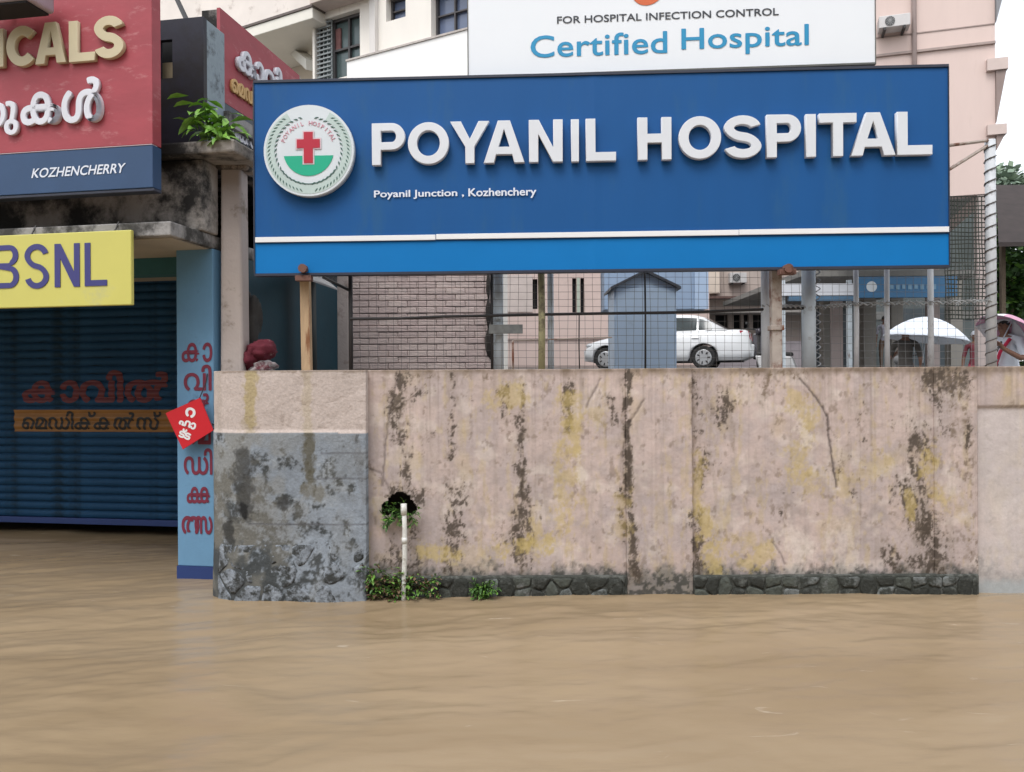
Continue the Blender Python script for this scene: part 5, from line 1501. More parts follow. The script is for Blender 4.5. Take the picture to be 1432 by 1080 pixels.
# ground floor ward behind the car
GYP = 25.0
ward = thing("ward_building", "low pink ward with slit windows behind the parked white car", "building", (P(820, 500, GYP).x, GYP + 2, 1.68))
wx = lambda u, y=GYP: P(u, 450, y).x
wz = lambda v, y=GYP, u=820: P(u, v, y).z
slits = [(wx(800.5), wx(806), wz(437), wz(389)), (wx(812), wx(817), wz(437), wz(389))]
big = [(wx(700), wx(706), wz(432), wz(383)), (wx(745), wx(752), wz(432), wz(390))]
wtop = wz(300)
mb = MB(); wall_holes(mb, FRONT, wx(540), wx(992), 1.6, wtop, GYP, GYP + .3, slits + big); mb.build("wall", mat("ward_pink_paint", (.60, .48, .44), .85, .05, 1, dirt=(.46, .36, .33), damt=.12, dscale=.7), ward)
for s in slits + big:
    mb = MB(); mb.box(s[0] - .02, s[1] + .02, GYP + .16, GYP + .18, s[2] - .02, s[3] + .02); w_ = mb.build("window", M_dark, ward)
mb = MB(); mb.box(slits[0][1] + .02, slits[1][0] - .02, GYP - .04, GYP - .002, slits[0][2], slits[0][3]); mb.build("mullion", mat("pale_green_mullion", (.40, .45, .38), .7, .1, 4), ward)
mb = MB(); mb.box(wx(706), wx(745), GYP - .03, GYP - .002, wz(436), wz(384)); mb.build("shutter_board", mat("pale_board", (.55, .48, .45), .8, .1, 2), ward)
mb = MB(); mb.box(wx(540), wx(992), GYP - .05, GYP - .002, wz(475), wz(473)); mb.build("groove_band", mat("brown_band", (.34, .27, .25), .85), ward)
mb = MB(); mb.box(wx(540), wx(992), GYP - .04, GYP - .002, 1.6, wz(512)); mb.build("dirty_skirting", mat("grey_dirty_base", (.30, .25, .23), .9, .2, 3), ward)
mb = MB(); mb.box(wx(540), wx(992), GYP + .3, GYP + 6, wtop - .2, wtop); mb.box(wx(540), wx(540) + .3, GYP + .3, GYP + 6, 1.6, wtop - .2); mb.box(wx(992) - .3, wx(992), GYP + .3, GYP + 6, 1.6, wtop - .2); mb.box(wx(540) + .3, wx(992) - .3, GYP + 5.7, GYP + 6, 1.6, wtop - .2); mb.build("roof", M_conc, ward)
# farther block with a balcony, between the car and the sign post
AY = 32.0
annex = thing("annex_building", "far beige block with a brown balcony ledge seen above the rear of the white car", "building", (wx(1060, AY), AY + 2, 1.68))
az = lambda v: P(1050, v, AY).z
ax = lambda u: P(u, 450, AY).x
ops = [(ax(1000), ax(1018), az(460), az(440)), (ax(1026), ax(1036), az(460), az(440)), (ax(1040), ax(1047), az(460), az(440)), (ax(1053), ax(1066), az(462), az(440))]
mb = MB(); wall_holes(mb, FRONT, ax(960), ax(1145), 1.6, az(330), AY, AY + .3, ops); mb.build("wall", mat("beige_annex_paint", (.42, .35, .31), .85, .12, 1.2, dirt=(.30, .24, .22), damt=.25, dscale=.8), annex)
for s in ops:
    mb = MB(); mb.box(s[0] - .05, s[1] + .05, AY + .2, AY + .22, s[2] - .05, s[3] + .05); mb.build("window", M_dark, annex)
mb = MB(); mb.box(ax(960), ax(1140), AY - .5, AY - .003, az(419), az(416)); mb.build("ledge", mat("dark_brown_ledge", (.12, .07, .06), .8), annex)
mb = MB(); mb.box(ax(960), ax(1140), AY - .9, AY - .004, az(440), az(436)); mb.build("canopy", mat("grey_canopy", (.30, .28, .26), .85, .1, 3), annex)
mb = MB(); mb.box(ax(985), ax(1004), AY - .3, AY - .003, az(411), az(330)); mb.build("pier", mat("cream_pier", (.66, .56, .47), .85, .06, 2), annex)
mb = MB(); mb.box(ax(985), ax(1145), AY - .25, AY - .005, 1.6, az(478)); mb.build("lower_wall", mat("mauve_wall", (.36, .32, .34), .85, .1, 2), annex)
ac_unit((ax(1028), AY - .2, az(395)), ax(1018), ax(1041), az(397), az(383), Plane((0, AY), 0), "small outdoor unit on the far beige block beneath the blue sign")
# porch under the pink block
PY = 26.0
porch = thing("entrance_porch", "dim hospital entrance porch with grey pillars behind the white parasol", "porch", (wx(1260, PY), PY, 1.68))
qx = lambda u, y: P(u, 450, y).x
qz = lambda v, y: P(1260, v, y).z
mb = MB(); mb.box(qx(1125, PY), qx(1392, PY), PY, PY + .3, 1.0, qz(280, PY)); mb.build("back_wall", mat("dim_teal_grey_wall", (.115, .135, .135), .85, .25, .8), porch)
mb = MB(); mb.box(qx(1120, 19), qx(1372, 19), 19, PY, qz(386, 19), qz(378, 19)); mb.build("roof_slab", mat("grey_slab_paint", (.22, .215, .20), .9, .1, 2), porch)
for u in (1160, 1217, 1255, 1338):
    mb = MB(); x = qx(u, 22); mb.box(x - .16, x + .16, 22, 22.32, gz(x, 22) - .3, qz(386, 22)); mb.build("pillar", mat("grey_beige_pillar", (.24, .225, .20), .85, .12, 2), porch)
for k, (u0, u1) in enumerate(((1138, 1152), (1168, 1192), (1262, 1296), (1305, 1330))):
    mb = MB(); mb.box(qx(u0, PY), qx(u1, PY), PY - .04, PY - .003, 1.7, qz(432, PY)); mb.build("door", mat("dark_door", (.04, .055, .065), .4, .2, 2), porch)
mb = MB(); mb.box(qx(1125, PY), qx(1392, PY), PY - .03, PY - .004, qz(447, PY), qz(436, PY)); mb.build("lintel", mat("grey_lintel", (.19, .19, .18), .85, .2, 2), porch)
GS = 18.6
s1 = thing("porch_sign", "long blue porch fascia sign with a pale emblem, far behind the fence pipes", "sign", (qx(1270, GS), GS, qz(415, GS)))
mb = MB(); mb.box(qx(1201, GS), qx(1339, GS), GS, GS + .12, qz(416, GS), qz(387, GS)); mb.build("panel", mat("porch_blue", (.035, .15, .30), .5, .08, 3), s1)
mb = MB(); c = P(1219, 401, GS - .004); mb.tube([c, c + Vector((0, .003, 0))], .12, 16); mb.build("emblem", M_emw, s1)
mb = MB()
for k in range(9): mb.box(qx(1236 + k * 8.5, GS), qx(1241 + k * 8.5, GS), GS - .012, GS - .001, qz(405 - .8 * (k % 2), GS), qz(398, GS))
mb.build("lettering", mat("faded_blue_print", (.16, .30, .42), .5), s1).__setitem__("kind", "stuff")
s2 = thing("porch_board", "white board left of the blue porch sign, far behind the fence pipes", "sign", (qx(1145, GS), GS, qz(412, GS)))
mb = MB(); mb.box(qx(1092, GS), qx(1199, GS), GS + .01, GS + .12, qz(412.5, GS), qz(396, GS)); mb.build("panel", mat("porch_white", (.60, .62, .66), .5, .06, 3), s2)
mb = MB(); mb.box(qx(1104, GS), qx(1199, GS), GS + .012, GS + .12, qz(420, GS), qz(413.5, GS)); mb.build("lower_strip", mat("porch_blue_strip", (.07, .15, .24), .5), s2)
for u in (1098, 1192):
    mb = MB(); x = qx(u, GS); mb.box(x - .05, x + .05, GS + .13, GS + .22, gz(x, GS) - .2, qz(390, GS)); mb.build("post", M_steel, s2)

# ------------------------------------------------------------------ trees and shed at the far right
shed = thing("open_shed", "dark roofed open shed at the right edge below the trees", "shed", (qx(1460, 24), 24, .75))
mb = MB()
c = [(qx(1397, 23), 23, P(1397, 345, 23).z), (qx(1620, 23), 23, P(1620, 342, 23).z), (qx(1620, 27), 27, P(1620, 262, 27).z), (qx(1394, 27), 27, P(1394, 264, 27).z)]
mb.hexa(c + [(a, b, z + .12) for a, b, z in c]); mb.build("roof", mat("dark_brown_roof", (.035, .026, .024), .8, .3, 3), shed)
for u in (1404, 1560):
    mb = MB(); x = qx(u, 24); mb.box(x - .06, x + .06, 24, 24.12, .7, P(u, 325, 24).z); mb.build("post", M_bark, shed)
def tree(name, label, loc, h, crown_r, crown_z, n, leaf, mats, seed, group=None, blobs=7):
    rnd = random.Random(seed)
    t_ = thing(name, label, "tree", tuple(loc), group)
    L = Vector(loc)
    mb = MB()
    mb.tube([L, L + Vector((.1, 0, h * .3)), L + Vector((-.05, .1, h * .55)), L + Vector((.05, 0, h * .8))], [.20, .16, .11, .05], 8)
    cl = []
    for k in range(blobs):
        a = rnd.uniform(0, 6.28); r = crown_r * rnd.uniform(.25, .85)
        c = L + Vector((math.cos(a) * r, math.sin(a) * r, crown_z + rnd.uniform(-.75, .8) * crown_r)); cl.append((c, crown_r * rnd.uniform(.35, .6)))
        mb.tube([L + Vector((0, 0, h * rnd.uniform(.3, .55))), (L + Vector((0, 0, h * .5)) + c) / 2 + Vector((0, 0, .2)), c], [.08, .05, .02], 5)
    mb.build("trunk", M_bark, t_, smooth=True)
    mb = MB()
    for k in range(n):
        c, r = rnd.choice(cl)
        d = Vector((rnd.gauss(0, 1), rnd.gauss(0, 1), rnd.gauss(0, .8))); d.normalize()
        p = c + d * r * rnd.uniform(.5, 1.05) * (1 + .3 * rnd.random())
        dd = (d + Vector((rnd.uniform(-1, 1), rnd.uniform(-1, 1), rnd.uniform(-.8, .3)))).normalized(); sd = dd.cross(Vector((rnd.uniform(-1, 1), rnd.uniform(-1, 1), 1))).normalized()
        l = leaf * rnd.uniform(.6, 1.3); wv = l * .42
        mb.add([p, p + dd * l * .5 + sd * wv, p + dd * l, p + dd * l * .5 - sd * wv], [(0, 1, 2, 3)], rnd.choices(range(len(mats)), [3, 4, 3][:len(mats)])[0])
    mb.build("crown", mats, t_, fix=False)
    return t_
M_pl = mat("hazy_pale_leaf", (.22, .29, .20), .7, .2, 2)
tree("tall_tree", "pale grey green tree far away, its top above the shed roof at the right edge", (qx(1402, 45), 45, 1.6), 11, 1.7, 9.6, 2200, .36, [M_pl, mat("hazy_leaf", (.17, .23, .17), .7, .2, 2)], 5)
tree("leafy_tree", "dark green tree directly under the low edge of the dark shed roof", (qx(1415, 29), 29, 1.6), 5, 1.9, 3.6, 4200, .26, M_leaf, 8)
tree("leafy_tree", "dark green tree at the right edge of the frame behind the shed", (qx(1475, 31), 31, 1.6), 6, 2.4, 4.4, 4200, .28, M_leaf, 9)
tree("leafy_tree", "low dark green tree behind the tall pale post and the net", (qx(1440, 36), 36, 1.6), 5, 2.6, 3.0, 3600, .3, M_leaf, 10)
# overhead cable behind the shop parapet
cab1 = MB(); cab1.tube([P(245, -6, 8), P(262, 30, 7.6), P(268, 60, 7.4)], .025, 6)
ob = cab1.build("service_cable", M_black); tag(ob, "short black cable slanting behind the dark shop parapet", "cable")

# ------------------------------------------------------------------ the parked white car
def at(o, fn):
    """put vertices made in a thing's own frame where the thing stands"""
    return fn
def build_car(loc, yaw):
    car = thing("parked_car", "white saloon car parked in the yard, half hidden by the pale blue cabinet", "car", loc)
    L = Vector(loc); R_ = Matrix.Rotation(yaw, 3, 'Z')
    T = lambda x, y, z: L + R_ @ Vector((x, y, z))
    M_car = mat("white_car_paint", (.72, .74, .76), .22, .02, 2, spec=.6)
    M_cg = mat("car_glass", (.05, .065, .07), .08, .2, 1.5, spec=.6)
    M_tyre = mat("tyre_rubber", (.018, .018, .018), .85, .2, 12)
    M_rim = mat("silver_wheel_cover", (.42, .43, .44), .35, .08, 9, metal=.4)
    M_blk = mat("black_plastic", (.02, .02, .022), .6, .1, 9)
    WX = (-1.55, .98); RW = .36
    top = [(-2.14, .58), (-2.08, .70), (-1.9, .77), (-1.5, .86), (-1.05, .93), (-.5, .955), (.6, .97), (1.4, 1.0), (1.75, 1.0), (2.02, .985), (2.10, .93), (2.14, .62)]
    def zt(x):
        for (a, b) in zip(top[:-1], top[1:]):
            if a[0] <= x <= b[0]: return a[1] + (b[1] - a[1]) * (x - a[0]) / (b[0] - a[0])
        return top[-1][1]
    def zb(x):
        z = .22 if abs(x) < 1.9 else .22 + (abs(x) - 1.9) * .4
        for c in WX:
            if abs(x - c) < RW: z = max(z, .30 + math.sqrt(RW * RW - (x - c) ** 2))
        return z
    xs = sorted(set([round(-2.14 + 4.28 * i / 60, 4) for i in range(61)] + [c + s * RW * k for c in WX for s in (-1, 1) for k in (.9, .97, .999)]))
    mb = MB(); n = 13
    V = []
    for x in xs:
        hw = .84 - .16 * max(0, abs(x) - 1.65) ** 1.5 / .34 * .8
        t_ = zt(x); b_ = min(zb(x), t_ - .05); m_ = max(b_ + .01, min(.60, t_ - .1)); s_ = max(m_ + .01, t_ - .10)
        ring = [(-hw * .96, b_), (-hw, (b_ + m_) / 2), (-hw, m_), (-hw * .965, s_), (-hw * .88, t_ - .012), (-hw * .5, t_ + .012), (0, t_ + .02)]
        ring = ring + [(-y, z) for y, z in ring[-2::-1]]
        V += [T(x, y, z) for y, z in ring]
    fs_ = [(i * n + k, (i + 1) * n + k, (i + 1) * n + k + 1, i * n + k + 1) for i in range(len(xs) - 1) for k in range(n - 1)]
    fs_ += [tuple(range(n)), tuple((len(xs) - 1) * n + k for k in reversed(range(n)))]
    fs_ += [(i * n, i * n + n - 1, (i + 1) * n + n - 1, (i + 1) * n) for i in range(len(xs) - 1)]
    mb.add(V, fs_)
    body = mb.build("body", M_car, car, smooth=True)
    # greenhouse
    st = [(-1.12, .92, .78, .78), (-.35, 1.36, .62, .74), (-.1, 1.415, .585, .73), (.35, 1.43, .575, .73), (.75, 1.405, .58, .735), (.95, 1.35, .60, .74), (1.55, 1.0, .70, .76)]
    mb = MB(); V = []; n = 7
    for x, z, wr, wbt in st:
        zbase = zt(x) - .01
        ring = [(-wbt, zbase), (-(wr + (wbt - wr) * .12), z - (z - zbase) * .12), (-wr * .86, z), (0, z + .025)]
        ring += [(-y, q) for y, q in ring[-2::-1]]
        V += [T(x, y, q) for y, q in ring]
    fs_ = [(i * n + k, (i + 1) * n + k, (i + 1) * n + k + 1, i * n + k + 1) for i in range(len(st) - 1) for k in range(n - 1)]
    mb.add(V, fs_ + [tuple(range(n)), tuple((len(st) - 1) * n + k for k in reversed(range(n)))])
    mb.build("roof", M_car, car, smooth=True)
    for s in (-1, 1):
        def side_pt(x, f):   # on the side of the greenhouse, f = 0 belt, 1 roof
            for a, b in zip(st[:-1], st[1:]):
                if a[0] <= x <= b[0]:
                    k = (x - a[0]) / (b[0] - a[0]); z, wr, wb_ = (a[i] + (b[i] - a[i]) * k for i in (1, 2, 3)); break
            zbase = zt(x) - .01; wm = wr + (wb_ - wr) * .12; zm = z - (z - zbase) * .12
            return T(x, s * (wb_ + (wm - wb_) * f + .008), zbase + (zm - zbase) * f)
        for x0, x1 in ((-.88, .0), (.07, .80), (.86, 1.18)):
            poly = []
            k = 8
            lo = [side_pt(x0 + (x1 - x0) * i / k, .10) for i in range(k + 1)]; hi = [side_pt(x0 + (x1 - x0) * i / k, .93) for i in range(k + 1)]
            mb = MB(); mb.add(lo + hi, [(i, i + 1, k + 2 + i, k + 1 + i) for i in range(k)])
            mb.build("side_window", M_cg, car)
    def glass(a, b, f0, f1, name):
        x0 = a[0] + (b[0] - a[0]) * f0; z0_ = a[1] + (b[1] - a[1]) * f0; x1 = a[0] + (b[0] - a[0]) * f1; z1_ = a[1] + (b[1] - a[1]) * f1
        sg = -1 if x0 < 0 else 1
        mb = MB(); mb.add([T(x0 + sg * .012, -.60, z0_ + .02), T(x0 + sg * .012, .60, z0_ + .02), T(x1 + sg * .012, .50, z1_ + .045), T(x1 + sg * .012, -.50, z1_ + .045), T(x0 + sg * .012, 0, z0_ + .05), T(x1 + sg * .012, 0, z1_ + .06)], [(0, 4, 5, 3), (4, 1, 2, 5)]); mb.build(name, M_cg, car)
    glass(st[0], st[1], .08, .92, "windscreen"); glass(st[6], st[5], .10, .92, "rear_window")
    for c in WX:
        for s in (-1, 1):
            mb = MB(); q = T(c, s * .66, .30); d = R_ @ Vector((0, s, 0))
            mb.tube([q, q + d * .02, q + d * .15, q + d * .175], [.27, .30, .30, .275], 24); t_ = mb.build("wheel", M_tyre, car, smooth=False)
            mb = MB(); mb.tube([q + d * .176, q + d * .19], [.205, .185], 20); rm = mb.build("rim", M_rim, t_)
            for k in range(7):
                a = k * 2 * math.pi / 7; mb = MB(); u_ = R_ @ Vector((math.cos(a), 0, math.sin(a)))
                mb.tube([q + d * .192 + u_ * .07, q + d * .19 + u_ * .165], [.012, .022], 6)
                if k == 0: hol = MB()
                hol.v += mb.v if False else []
                hol.tube([q + d * .188 + u_ * .10, q + d * .188 + u_ * .165], [.014, .024], 6)
            hol.build("rim_slot", M_blk, t_).__setitem__("kind", "stuff")
    for s in (-1, 1):
        mb = MB(); mb.hexa([T(1.93, s * .76, .74), T(2.13, s * .60, .74), T(2.10, s * .52, .76), T(1.95, s * .60, .76), T(1.86, s * .775, .97), T(2.085, s * .60, .95), T(2.05, s * .52, .95), T(1.9, s * .6, .97)] if s < 0 else [T(1.95, .60, .76), T(2.10, .52, .76), T(2.13, .60, .74), T(1.93, .76, .74), T(1.9, .6, .97), T(2.05, .52, .95), T(2.085, .60, .95), T(1.86, .775, .97)])
        o = mb.build("tail_light", mat("red_lamp_glass", (.42, .015, .04), .15, .1, 8), car, bevel=.008)
        mb = MB(); mb.sphere(T(-2.0, s * .62, .66), (.13, .14, .075), 12, 8); mb.build("headlight", mat("lamp_glass", (.5, .52, .54), .1), car, smooth=True)
        mb = MB(); mb.sphere(T(-.86, s * .92, .98), (.06, .09, .06), 10, 6); mb.build("wing_mirror", M_car, car, smooth=True)
        for x in (-.02, .86):
            mb = MB(); mb.tube([T(x, s * .838, .80), T(x - .17, s * .838, .80)], .013, 6); mb.build("door_handle", M_car, car)
        for x in (-.86, .03, .9):
            mb = MB(); mb.tube([T(x, s * .842, .28), T(x, s * .8435, .60), T(x + .02, s * .815, .88)], .004, 4); mb.build("door_gap", M_blk, car)
    mb = MB(); mb.hexa([T(2.00, -.74, .30), T(2.20, -.55, .30), T(2.20, .55, .30), T(2.00, .74, .30), T(2.00, -.76, .62), T(2.22, -.56, .62), T(2.22, .56, .62), T(2.00, .76, .62)]); mb.build("rear_bumper", M_car, car, bevel=.03, seg=3)
    mb = MB(); mb.hexa([T(-2.20, -.52, .25), T(-2.0, -.74, .25), T(-2.0, .74, .25), T(-2.20, .52, .25), T(-2.22, -.52, .55), T(-2.0, -.76, .55), T(-2.0, .76, .55), T(-2.22, .52, .55)]); mb.build("front_bumper", M_car, car, bevel=.03, seg=3)
    mb = MB(); mb.box(-1, 1, 0, 0, 0, 0) if False else mb.add([T(2.222, -.25, .42), T(2.222, .25, .42), T(2.222, .25, .54), T(2.222, -.25, .54)], [(0, 1, 2, 3)]); mb.build("number_plate", M_white, car)
    mb = MB(); mb.hexa([T(-1.9, -.7, .2), T(1.9, -.7, .2), T(1.9, .7, .2), T(-1.9, .7, .2), T(-1.9, -.64, .58), T(1.9, -.64, .58), T(1.9, .64, .58), T(-1.9, .64, .58)]); mb.build("underbody", M_blk, car)
cc = P(936, 517, 22.0)
build_car((cc.x, 22.0, 1.68), math.radians(-19))

# ------------------------------------------------------------------ scooters
def scooter(label, loc, yaw, col):
    t_ = thing("scooter", label, "scooter", loc, "scooters parked behind the fence")
    L = Vector(loc); R_ = Matrix.Rotation(yaw, 3, 'Z'); T = lambda x, y, z: L + R_ @ Vector((x, y, z))
    d = R_ @ Vector((0, 1, 0)); Mc = mat("scooter_paint", col, .3, .1, 6); Mb = mat("scooter_black", (.02, .02, .02), .6)
    for x in (-.62, .58):
        mb = MB(); q = T(x, -.045, .24); mb.tube([q, q + d * .01, q + d * .08, q + d * .09], [.2, .24, .24, .2], 16); w_ = mb.build("wheel", Mb, t_)
        mb = MB(); mb.tube([q - d * .003, q + d * .093], .12, 12); mb.build("rim", M_steel, w_)
    mb = MB(); mb.hexa([T(-.15, -.14, .28), T(.75, -.12, .34), T(.75, .12, .34), T(-.15, .14, .28), T(.0, -.15, .70), T(.88, -.12, .74), T(.88, .12, .74), T(.0, .15, .70)]); mb.build("rear_body", Mc, t_, bevel=.05, seg=3)
    mb = MB(); mb.hexa([T(-.52, -.18, .3), T(-.30, -.16, .28), T(-.30, .16, .28), T(-.52, .18, .3), T(-.42, -.16, .92), T(-.34, -.12, .92), T(-.34, .12, .92), T(-.42, .16, .92)]); mb.build("front_shield", Mc, t_, bevel=.03, seg=2)
    mb = MB(); mb.hexa([T(-.4, -.15, .26), T(0, -.15, .26), T(0, .15, .26), T(-.4, .15, .26), T(-.4, -.15, .31), T(0, -.15, .31), T(0, .15, .31), T(-.4, .15, .31)]); mb.build("footboard", Mb, t_)
    mb = MB(); mb.hexa([T(-.02, -.13, .705), T(.85, -.11, .745), T(.85, .11, .745), T(-.02, .13, .705), T(0, -.12, .80), T(.84, -.10, .82), T(.84, .10, .82), T(0, .12, .80)]); mb.build("seat", Mb, t_, bevel=.03, seg=2)
    mb = MB(); mb.tube([T(-.62, 0, .24), T(-.45, 0, .95), T(-.40, 0, 1.02)], .025); mb.tube([T(-.33, -.32, 1.06), T(-.41, -.1, 1.02), T(-.41, .1, 1.02), T(-.33, .32, 1.06)], .016, 6); mb.build("handlebar", Mb, t_).__setitem__("kind", "stuff")
    mb = MB(); mb.sphere(T(-.48, 0, .96), (.09, .10, .09), 10, 8); hl = mb.build("headlamp_housing", Mc, t_, smooth=True)
    for s in (-1, 1):
        mb = MB(); mb.tube([T(-.38, s * .26, 1.05), T(-.36, s * .30, 1.16)], .006, 5); m_ = mb.build("mirror_stalk", Mb, t_)
        mb = MB(); mb.sphere(T(-.36, s * .30, 1.19), (.05, .03, .035), 8, 6); mb.build("mirror", Mb, m_)
    return t_
q = P(1063, 517, 21.5); scooter("dark scooter with a pale shield parked behind the rear bumper of the white car", (q.x, 21.5, 1.68), math.radians(70), (.035, .03, .04))
q = P(1108, 517, 20.0); scooter("white scooter parked between the rusty post and the thick pale blue pipe", (q.x, 20.0, gz(q.x, 20.0)), math.radians(150), (.55, .55, .55))
q = P(1285, 517, 15.2); scooter("grey scooter standing in the yard behind the white parasol", (q.x, 15.2, gz(q.x, 15.2)), math.radians(20), (.13, .13, .13))

# ------------------------------------------------------------------ people
M_skin = mat("brown_skin", (.21, .105, .065), .55, .08, 9)
M_hair = mat("black_hair", (.012, .010, .010), .5, .3, 20)
def person(label, loc, h, yaw, shirt, pants, cap=None, raise_r=False, group=None, lean=0.0, strap=None):
    t_ = thing("person", label, "person", loc, group)
    L = Vector(loc); R_ = Matrix.Rotation(yaw, 3, 'Z'); k = h / 1.7
    def T(x, y, z):      # the figure faces -y
        return L + R_ @ (Vector((x, y - lean * max(0, z - .9), z)) * k)
    J = {}; E = []; Rr = {}
    def j(n, p, r): J[n] = p; Rr[n] = r
    j("pelvis", (0, 0, .93), .135); j("waist", (0, 0, 1.08), .12); j("chest", (0, .01, 1.28), .145); j("collar", (0, .01, 1.42), .10); j("neck", (0, 0, 1.49), .052); j("jaw", (0, -.015, 1.55), .07); j("skull", (0, -.005, 1.635), .088); j("crown", (0, 0, 1.68), .05)
    E += [("pelvis", "waist"), ("waist", "chest"), ("chest", "collar"), ("collar", "neck"), ("neck", "jaw"), ("jaw", "skull"), ("skull", "crown")]
    for s, n in ((-1, "l"), (1, "r")):
        j("hip" + n, (s * .10, 0, .88), .095); j("knee" + n, (s * .11, -.02, .50), .062); j("ankle" + n, (s * .11, .02, .09), .04); j("toe" + n, (s * .12, -.15, .03), .032)
        E += [("pelvis", "hip" + n), ("hip" + n, "knee" + n), ("knee" + n, "ankle" + n), ("ankle" + n, "toe" + n)]
        j("sh" + n, (s * .18, .01, 1.39), .062)
        if s > 0 and raise_r:
            j("el" + n, (s * .26, -.10, 1.14), .042); j("wr" + n, (s * .14, -.30, 1.28), .029); j("hand" + n, (s * .12, -.345, 1.33), .033)
        else:
            j("el" + n, (s * .245, .02, 1.12), .042); j("wr" + n, (s * .25, -.06, .88), .029); j("hand" + n, (s * .25, -.08, .80), .033)
        E += [("collar", "sh" + n), ("sh" + n, "el" + n), ("el" + n, "wr" + n), ("wr" + n, "hand" + n)]
        hp = Vector(J["hand" + n]); wp = Vector(J["wr" + n]); ax_ = (hp - wp).normalized(); sd = ax_.cross(Vector((0, 1, .3))).normalized()
        for q_ in range(4):
            b = hp + sd * (q_ - 1.5) * .017 + ax_ * .03; e = b + ax_ * (.032 + .006 * (q_ in (1, 2))) + Vector((0, -.02, 0)) * (2 if raise_r and s > 0 else .6)
            j(f"f{n}{q_}", tuple(b), .009); j(f"g{n}{q_}", tuple(e), .007); E += [("hand" + n, f"f{n}{q_}"), (f"f{n}{q_}", f"g{n}{q_}")]
        b = hp - sd * .035 + ax_ * .005 + Vector((0, -.012, 0)); j("th" + n, tuple(b), .010); j("tt" + n, tuple(b + ax_ * .03 + Vector((0, -.015, 0))), .008); E += [("hand" + n, "th" + n), ("th" + n, "tt" + n)]
    names = list(J)
    me = bpy.data.meshes.new("skeleton"); me.from_pydata([tuple(T(*J[n]) - L) for n in names], [(names.index(a), names.index(b)) for a, b in E], [])
    o = bpy.data.objects.new("skeleton", me); COL.objects.link(o)
    md = o.modifiers.new("skin", 'SKIN'); md.use_smooth_shade = True
    sv = me.skin_vertices[0].data
    for i, n in enumerate(names):
        r = Rr[n] * k; sv[i].radius = (r, r * (.78 if n in ("pelvis", "waist", "chest", "collar") else 1)); sv[i].use_root = (n == "pelvis")
    o.modifiers.new("sub", 'SUBSURF').levels = 1
    dg = bpy.context.evaluated_depsgraph_get()
    b_ = bpy.data.meshes.new_from_object(o.evaluated_get(dg)); bpy.data.objects.remove(o); bpy.data.meshes.remove(me)
    b_.name = "body"; b_.materials.clear()
    for m in (M_skin, shirt, pants, M_hair): b_.materials.append(m)
    def mi(n):
        if n in ("pelvis", "hipl", "hipr", "kneel", "kneer"): return 2
        if n in ("waist", "chest", "collar", "shl", "shr"): return 1
        return 0
    pts_ = [(T(*J[n]) - L, mi(n)) for n in names]
    for a, b in E:
        for f in (.3, .6):
            m_ = mi(a) if (a, b) in (("waist", "chest"), ("chest", "collar"), ("collar", "shl"), ("collar", "shr"), ("kneel", "anklel"), ("kneer", "ankler"), ("hipl", "kneel"), ("hipr", "kneer"), ("pelvis", "hipl"), ("pelvis", "hipr")) or a in ("shl", "shr") and f < .9 else mi(b)
            if (a, b) == ("pelvis", "waist"): m_ = 1 if f > .2 else 2
            pts_.append(((T(*J[a]) - L).lerp(T(*J[b]) - L, f), m_))
    for p in b_.polygons:
        c = p.center; p.material_index = min(pts_, key=lambda q_: (q_[0] - c).length)[1]; p.use_smooth = True
    body = mesh_obj("body", b_, t_)
    # face, ears, hair
    mb = MB(); mb.sphere(T(0, -.098, 1.595), (.014 * k,) * 3, 8, 6); mb.build("nose", M_skin, t_, smooth=True)
    for s in (-1, 1):
        mb = MB(); mb.sphere(T(s * .033, -.083, 1.625), (.011 * k,) * 3, 8, 6); mb.build("eye", mat("eye_dark", (.03, .02, .02), .2), t_)
        mb = MB(); mb.sphere(T(s * .088, .0, 1.605), (.012 * k, .02 * k, .03 * k), 8, 6); mb.build("ear", M_skin, t_)
    mb = MB(); mb.tube([T(-.025, -.085, 1.555), T(0, -.092, 1.553), T(.025, -.085, 1.555)], .005 * k, 5); mb.build("mouth", mat("lips", (.16, .06, .05), .5), t_)
    mb = MB(); lump(mb, T(0, .022, 1.655), (.098 * k, .100 * k, .085 * k), 4.4 + h, .08); mb.build("hair" if cap is None else "cap", M_hair if cap is None else cap, t_, smooth=True)
    if strap is not None:
        mb = MB(); mb.tube([T(.12, -.10, 1.42), T(.0, -.15, 1.25), T(-.12, -.13, 1.02), T(-.19, -.02, .93)], .022 * k, 6); mb.build("bag_strap", strap, t_)
    return t_, T
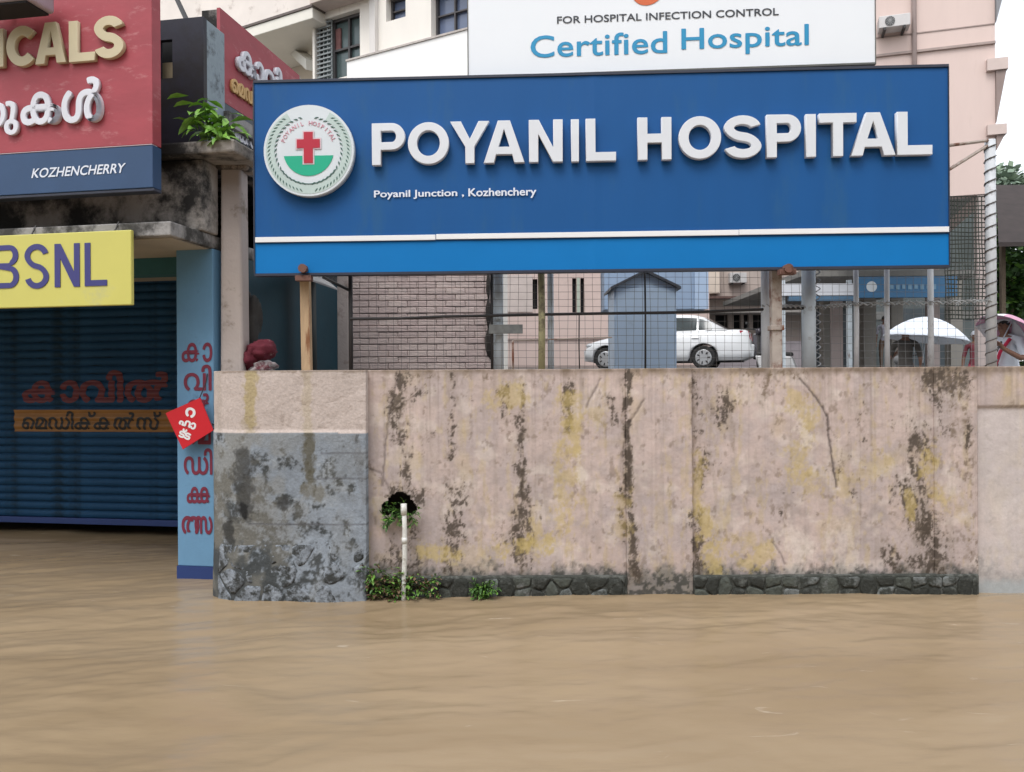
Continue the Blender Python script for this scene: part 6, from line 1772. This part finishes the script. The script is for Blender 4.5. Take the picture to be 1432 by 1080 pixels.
def umbrella(label, tip, rad, drop, hand, mats, name="umbrella"):
    t_ = thing(name, label, "umbrella", tuple(hand))
    tip = Vector(tip); hand = Vector(hand); ax_ = (tip - hand).normalized()
    x = ax_.cross(Vector((0, 1, 0))).normalized(); y = ax_.cross(x)
    c0 = tip - ax_ * .03; n = 8; sub = 4; rings = 7
    mb = MB(); V = [c0]
    for r in range(1, rings + 1):
        f = r / rings
        for i in range(n * sub):
            a = 2 * math.pi * i / (n * sub); w_ = abs(((i % sub) / sub) - .5) * 2   # 1 at a rib, 0 mid panel
            rr = rad * f * (1 - .06 * (1 - w_) * f); dz = drop * (f ** 1.9) - .03 * (1 - w_) * f * f * drop
            V.append(c0 + x * math.cos(a) * rr + y * math.sin(a) * rr - ax_ * dz)
    m = n * sub
    fs_ = [(0, 1 + i, 1 + (i + 1) % m) for i in range(m)]
    fs_ += [(1 + r * m + i, 1 + (r + 1) * m + i, 1 + (r + 1) * m + (i + 1) % m, 1 + r * m + (i + 1) % m) for r in range(rings - 1) for i in range(m)]
    mb.add(V, fs_)
    if len(mats) > 1:
        for j in range(len(mb.f)):
            i = (mb.f[j][1] - 1) % m; mb.m[j] = (i // sub) % 2
    o = mb.build("canopy", mats, t_, smooth=True)
    sm = o.modifiers.new("thickness", 'SOLIDIFY'); sm.thickness = .004
    for i in range(n):
        a = 2 * math.pi * i / n; mb = MB()
        mb.tube([c0 - ax_ * (.012 + drop * (f ** 1.9)) + (x * math.cos(a) + y * math.sin(a)) * rad * f for f in (.02, .3, .6, .99)], .004, 4); mb.build("rib", M_steel, t_)
    mb = MB(); mb.tube([tip, hand - ax_ * .06], .006, 6); mb.build("shaft", M_steel, t_)
    mb = MB(); mb.tube([hand + ax_ * .05, hand - ax_ * .10], .014, 8); mb.build("handle", M_black, t_)
    return t_
wsh = mat("white_shirt", (.62, .65, .70), .8, .06, 9); wsh2 = mat("pale_lilac_shirt", (.50, .50, .58), .8, .06, 9); dk = mat("dark_trousers", (.03, .03, .04), .8)
brn = mat("brown_dhoti", (.20, .13, .09), .8, .15, 6)
def stand(u, y): x = P(u, 450, y).x; return (x, y, gz(x, y))
pe, T = person("person in dull brown clothes sheltering under the white parasol", stand(1266, 13.2), 1.55, math.radians(150), mat("dull_brown_shirt", (.085, .075, .065), .85, .2, 8), dk, raise_r=True)
tipu = P(1298, 441, 13.0)
umbrella("large white parasol held open in front of the dim porch", tipu, .655, .36, P(1290, 512, 13.0), [mat("parasol_white", (.66, .71, .78), .6, .04, 5)], "parasol")
person("person in a white shirt by the porch pillar left of the parasol", stand(1213, 24.2), 1.58, math.radians(20), wsh, brn)
person("person in a pale lilac shirt and brown dhoti just left of the parasol", stand(1237, 24.6), 1.60, math.radians(-30), wsh2, brn)
person("person in maroon and red clothes with a white cap beside the tall pale post", stand(1364, 17.5), 1.62, math.radians(-40), mat("maroon_shirt", (.20, .04, .055), .8, .1, 8), mat("bright_red_lungi", (.52, .03, .075), .8, .08, 8), cap=wsh)
pp, T = person("person in a white shirt with a red strap at the right edge of the frame", stand(1412, 10.4), 1.60, math.radians(-62), wsh, mat("pale_blue_trousers", (.45, .5, .6), .8), raise_r=True, lean=.18, strap=mat("red_strap", (.50, .015, .06), .7))
hp = T(.12, -.345, 1.33)
umbrella("pink and white umbrella over the white shirted person at the right edge", P(1418, 444, 10.2), .36, .20, hp, [mat("umbrella_white", (.64, .62, .64), .6), mat("umbrella_pink", (.52, .27, .37), .6)])

# ------------------------------------------------------------------ unseen shop row, added behind the camera to cut low daylight
row = thing("light_blocking_row", "unseen beige two storey shop row added behind the camera to block low daylight", "building", (0, -11, 0))
rp = Plane((0, -11), math.pi)
ops = [(-18 + 4.5 * i, -18 + 4.5 * i + 3.2, -.5, 2.6) for i in range(9)] + [(-17.4 + 4.5 * i, -17.4 + 4.5 * i + 1.8, 4.6, 6.2) for i in range(9)]
mb = MB(); wall_holes(mb, rp, -22, 24, -.5, 9.0, 0, .3, ops); mb.build("wall", mat("beige_row_paint", (.30, .27, .23), .85, .15, 1, dirt=(.16, .14, .12), damt=.3), row)
for i, o in enumerate(ops):
    mb = MB(); mb.box(o[0] - .05, o[1] + .05, .32, .36, o[2], o[3] + .05, rp); mb.build("shutter" if i < 9 else "window", mat("grey_shutter", (.10, .12, .14), .5) if i < 9 else M_bluegl, row)
mb = MB(); mb.box(-22, 24, -1.4, -.003, 3.1, 3.25, rp); mb.build("canopy", M_conc, row)
mb = MB(); mb.box(-22, 24, .3, 8, 8.7, 9.0, rp); mb.box(-22, 24, 7.7, 8, -.5, 8.7, rp); mb.build("roof", M_conc, row)
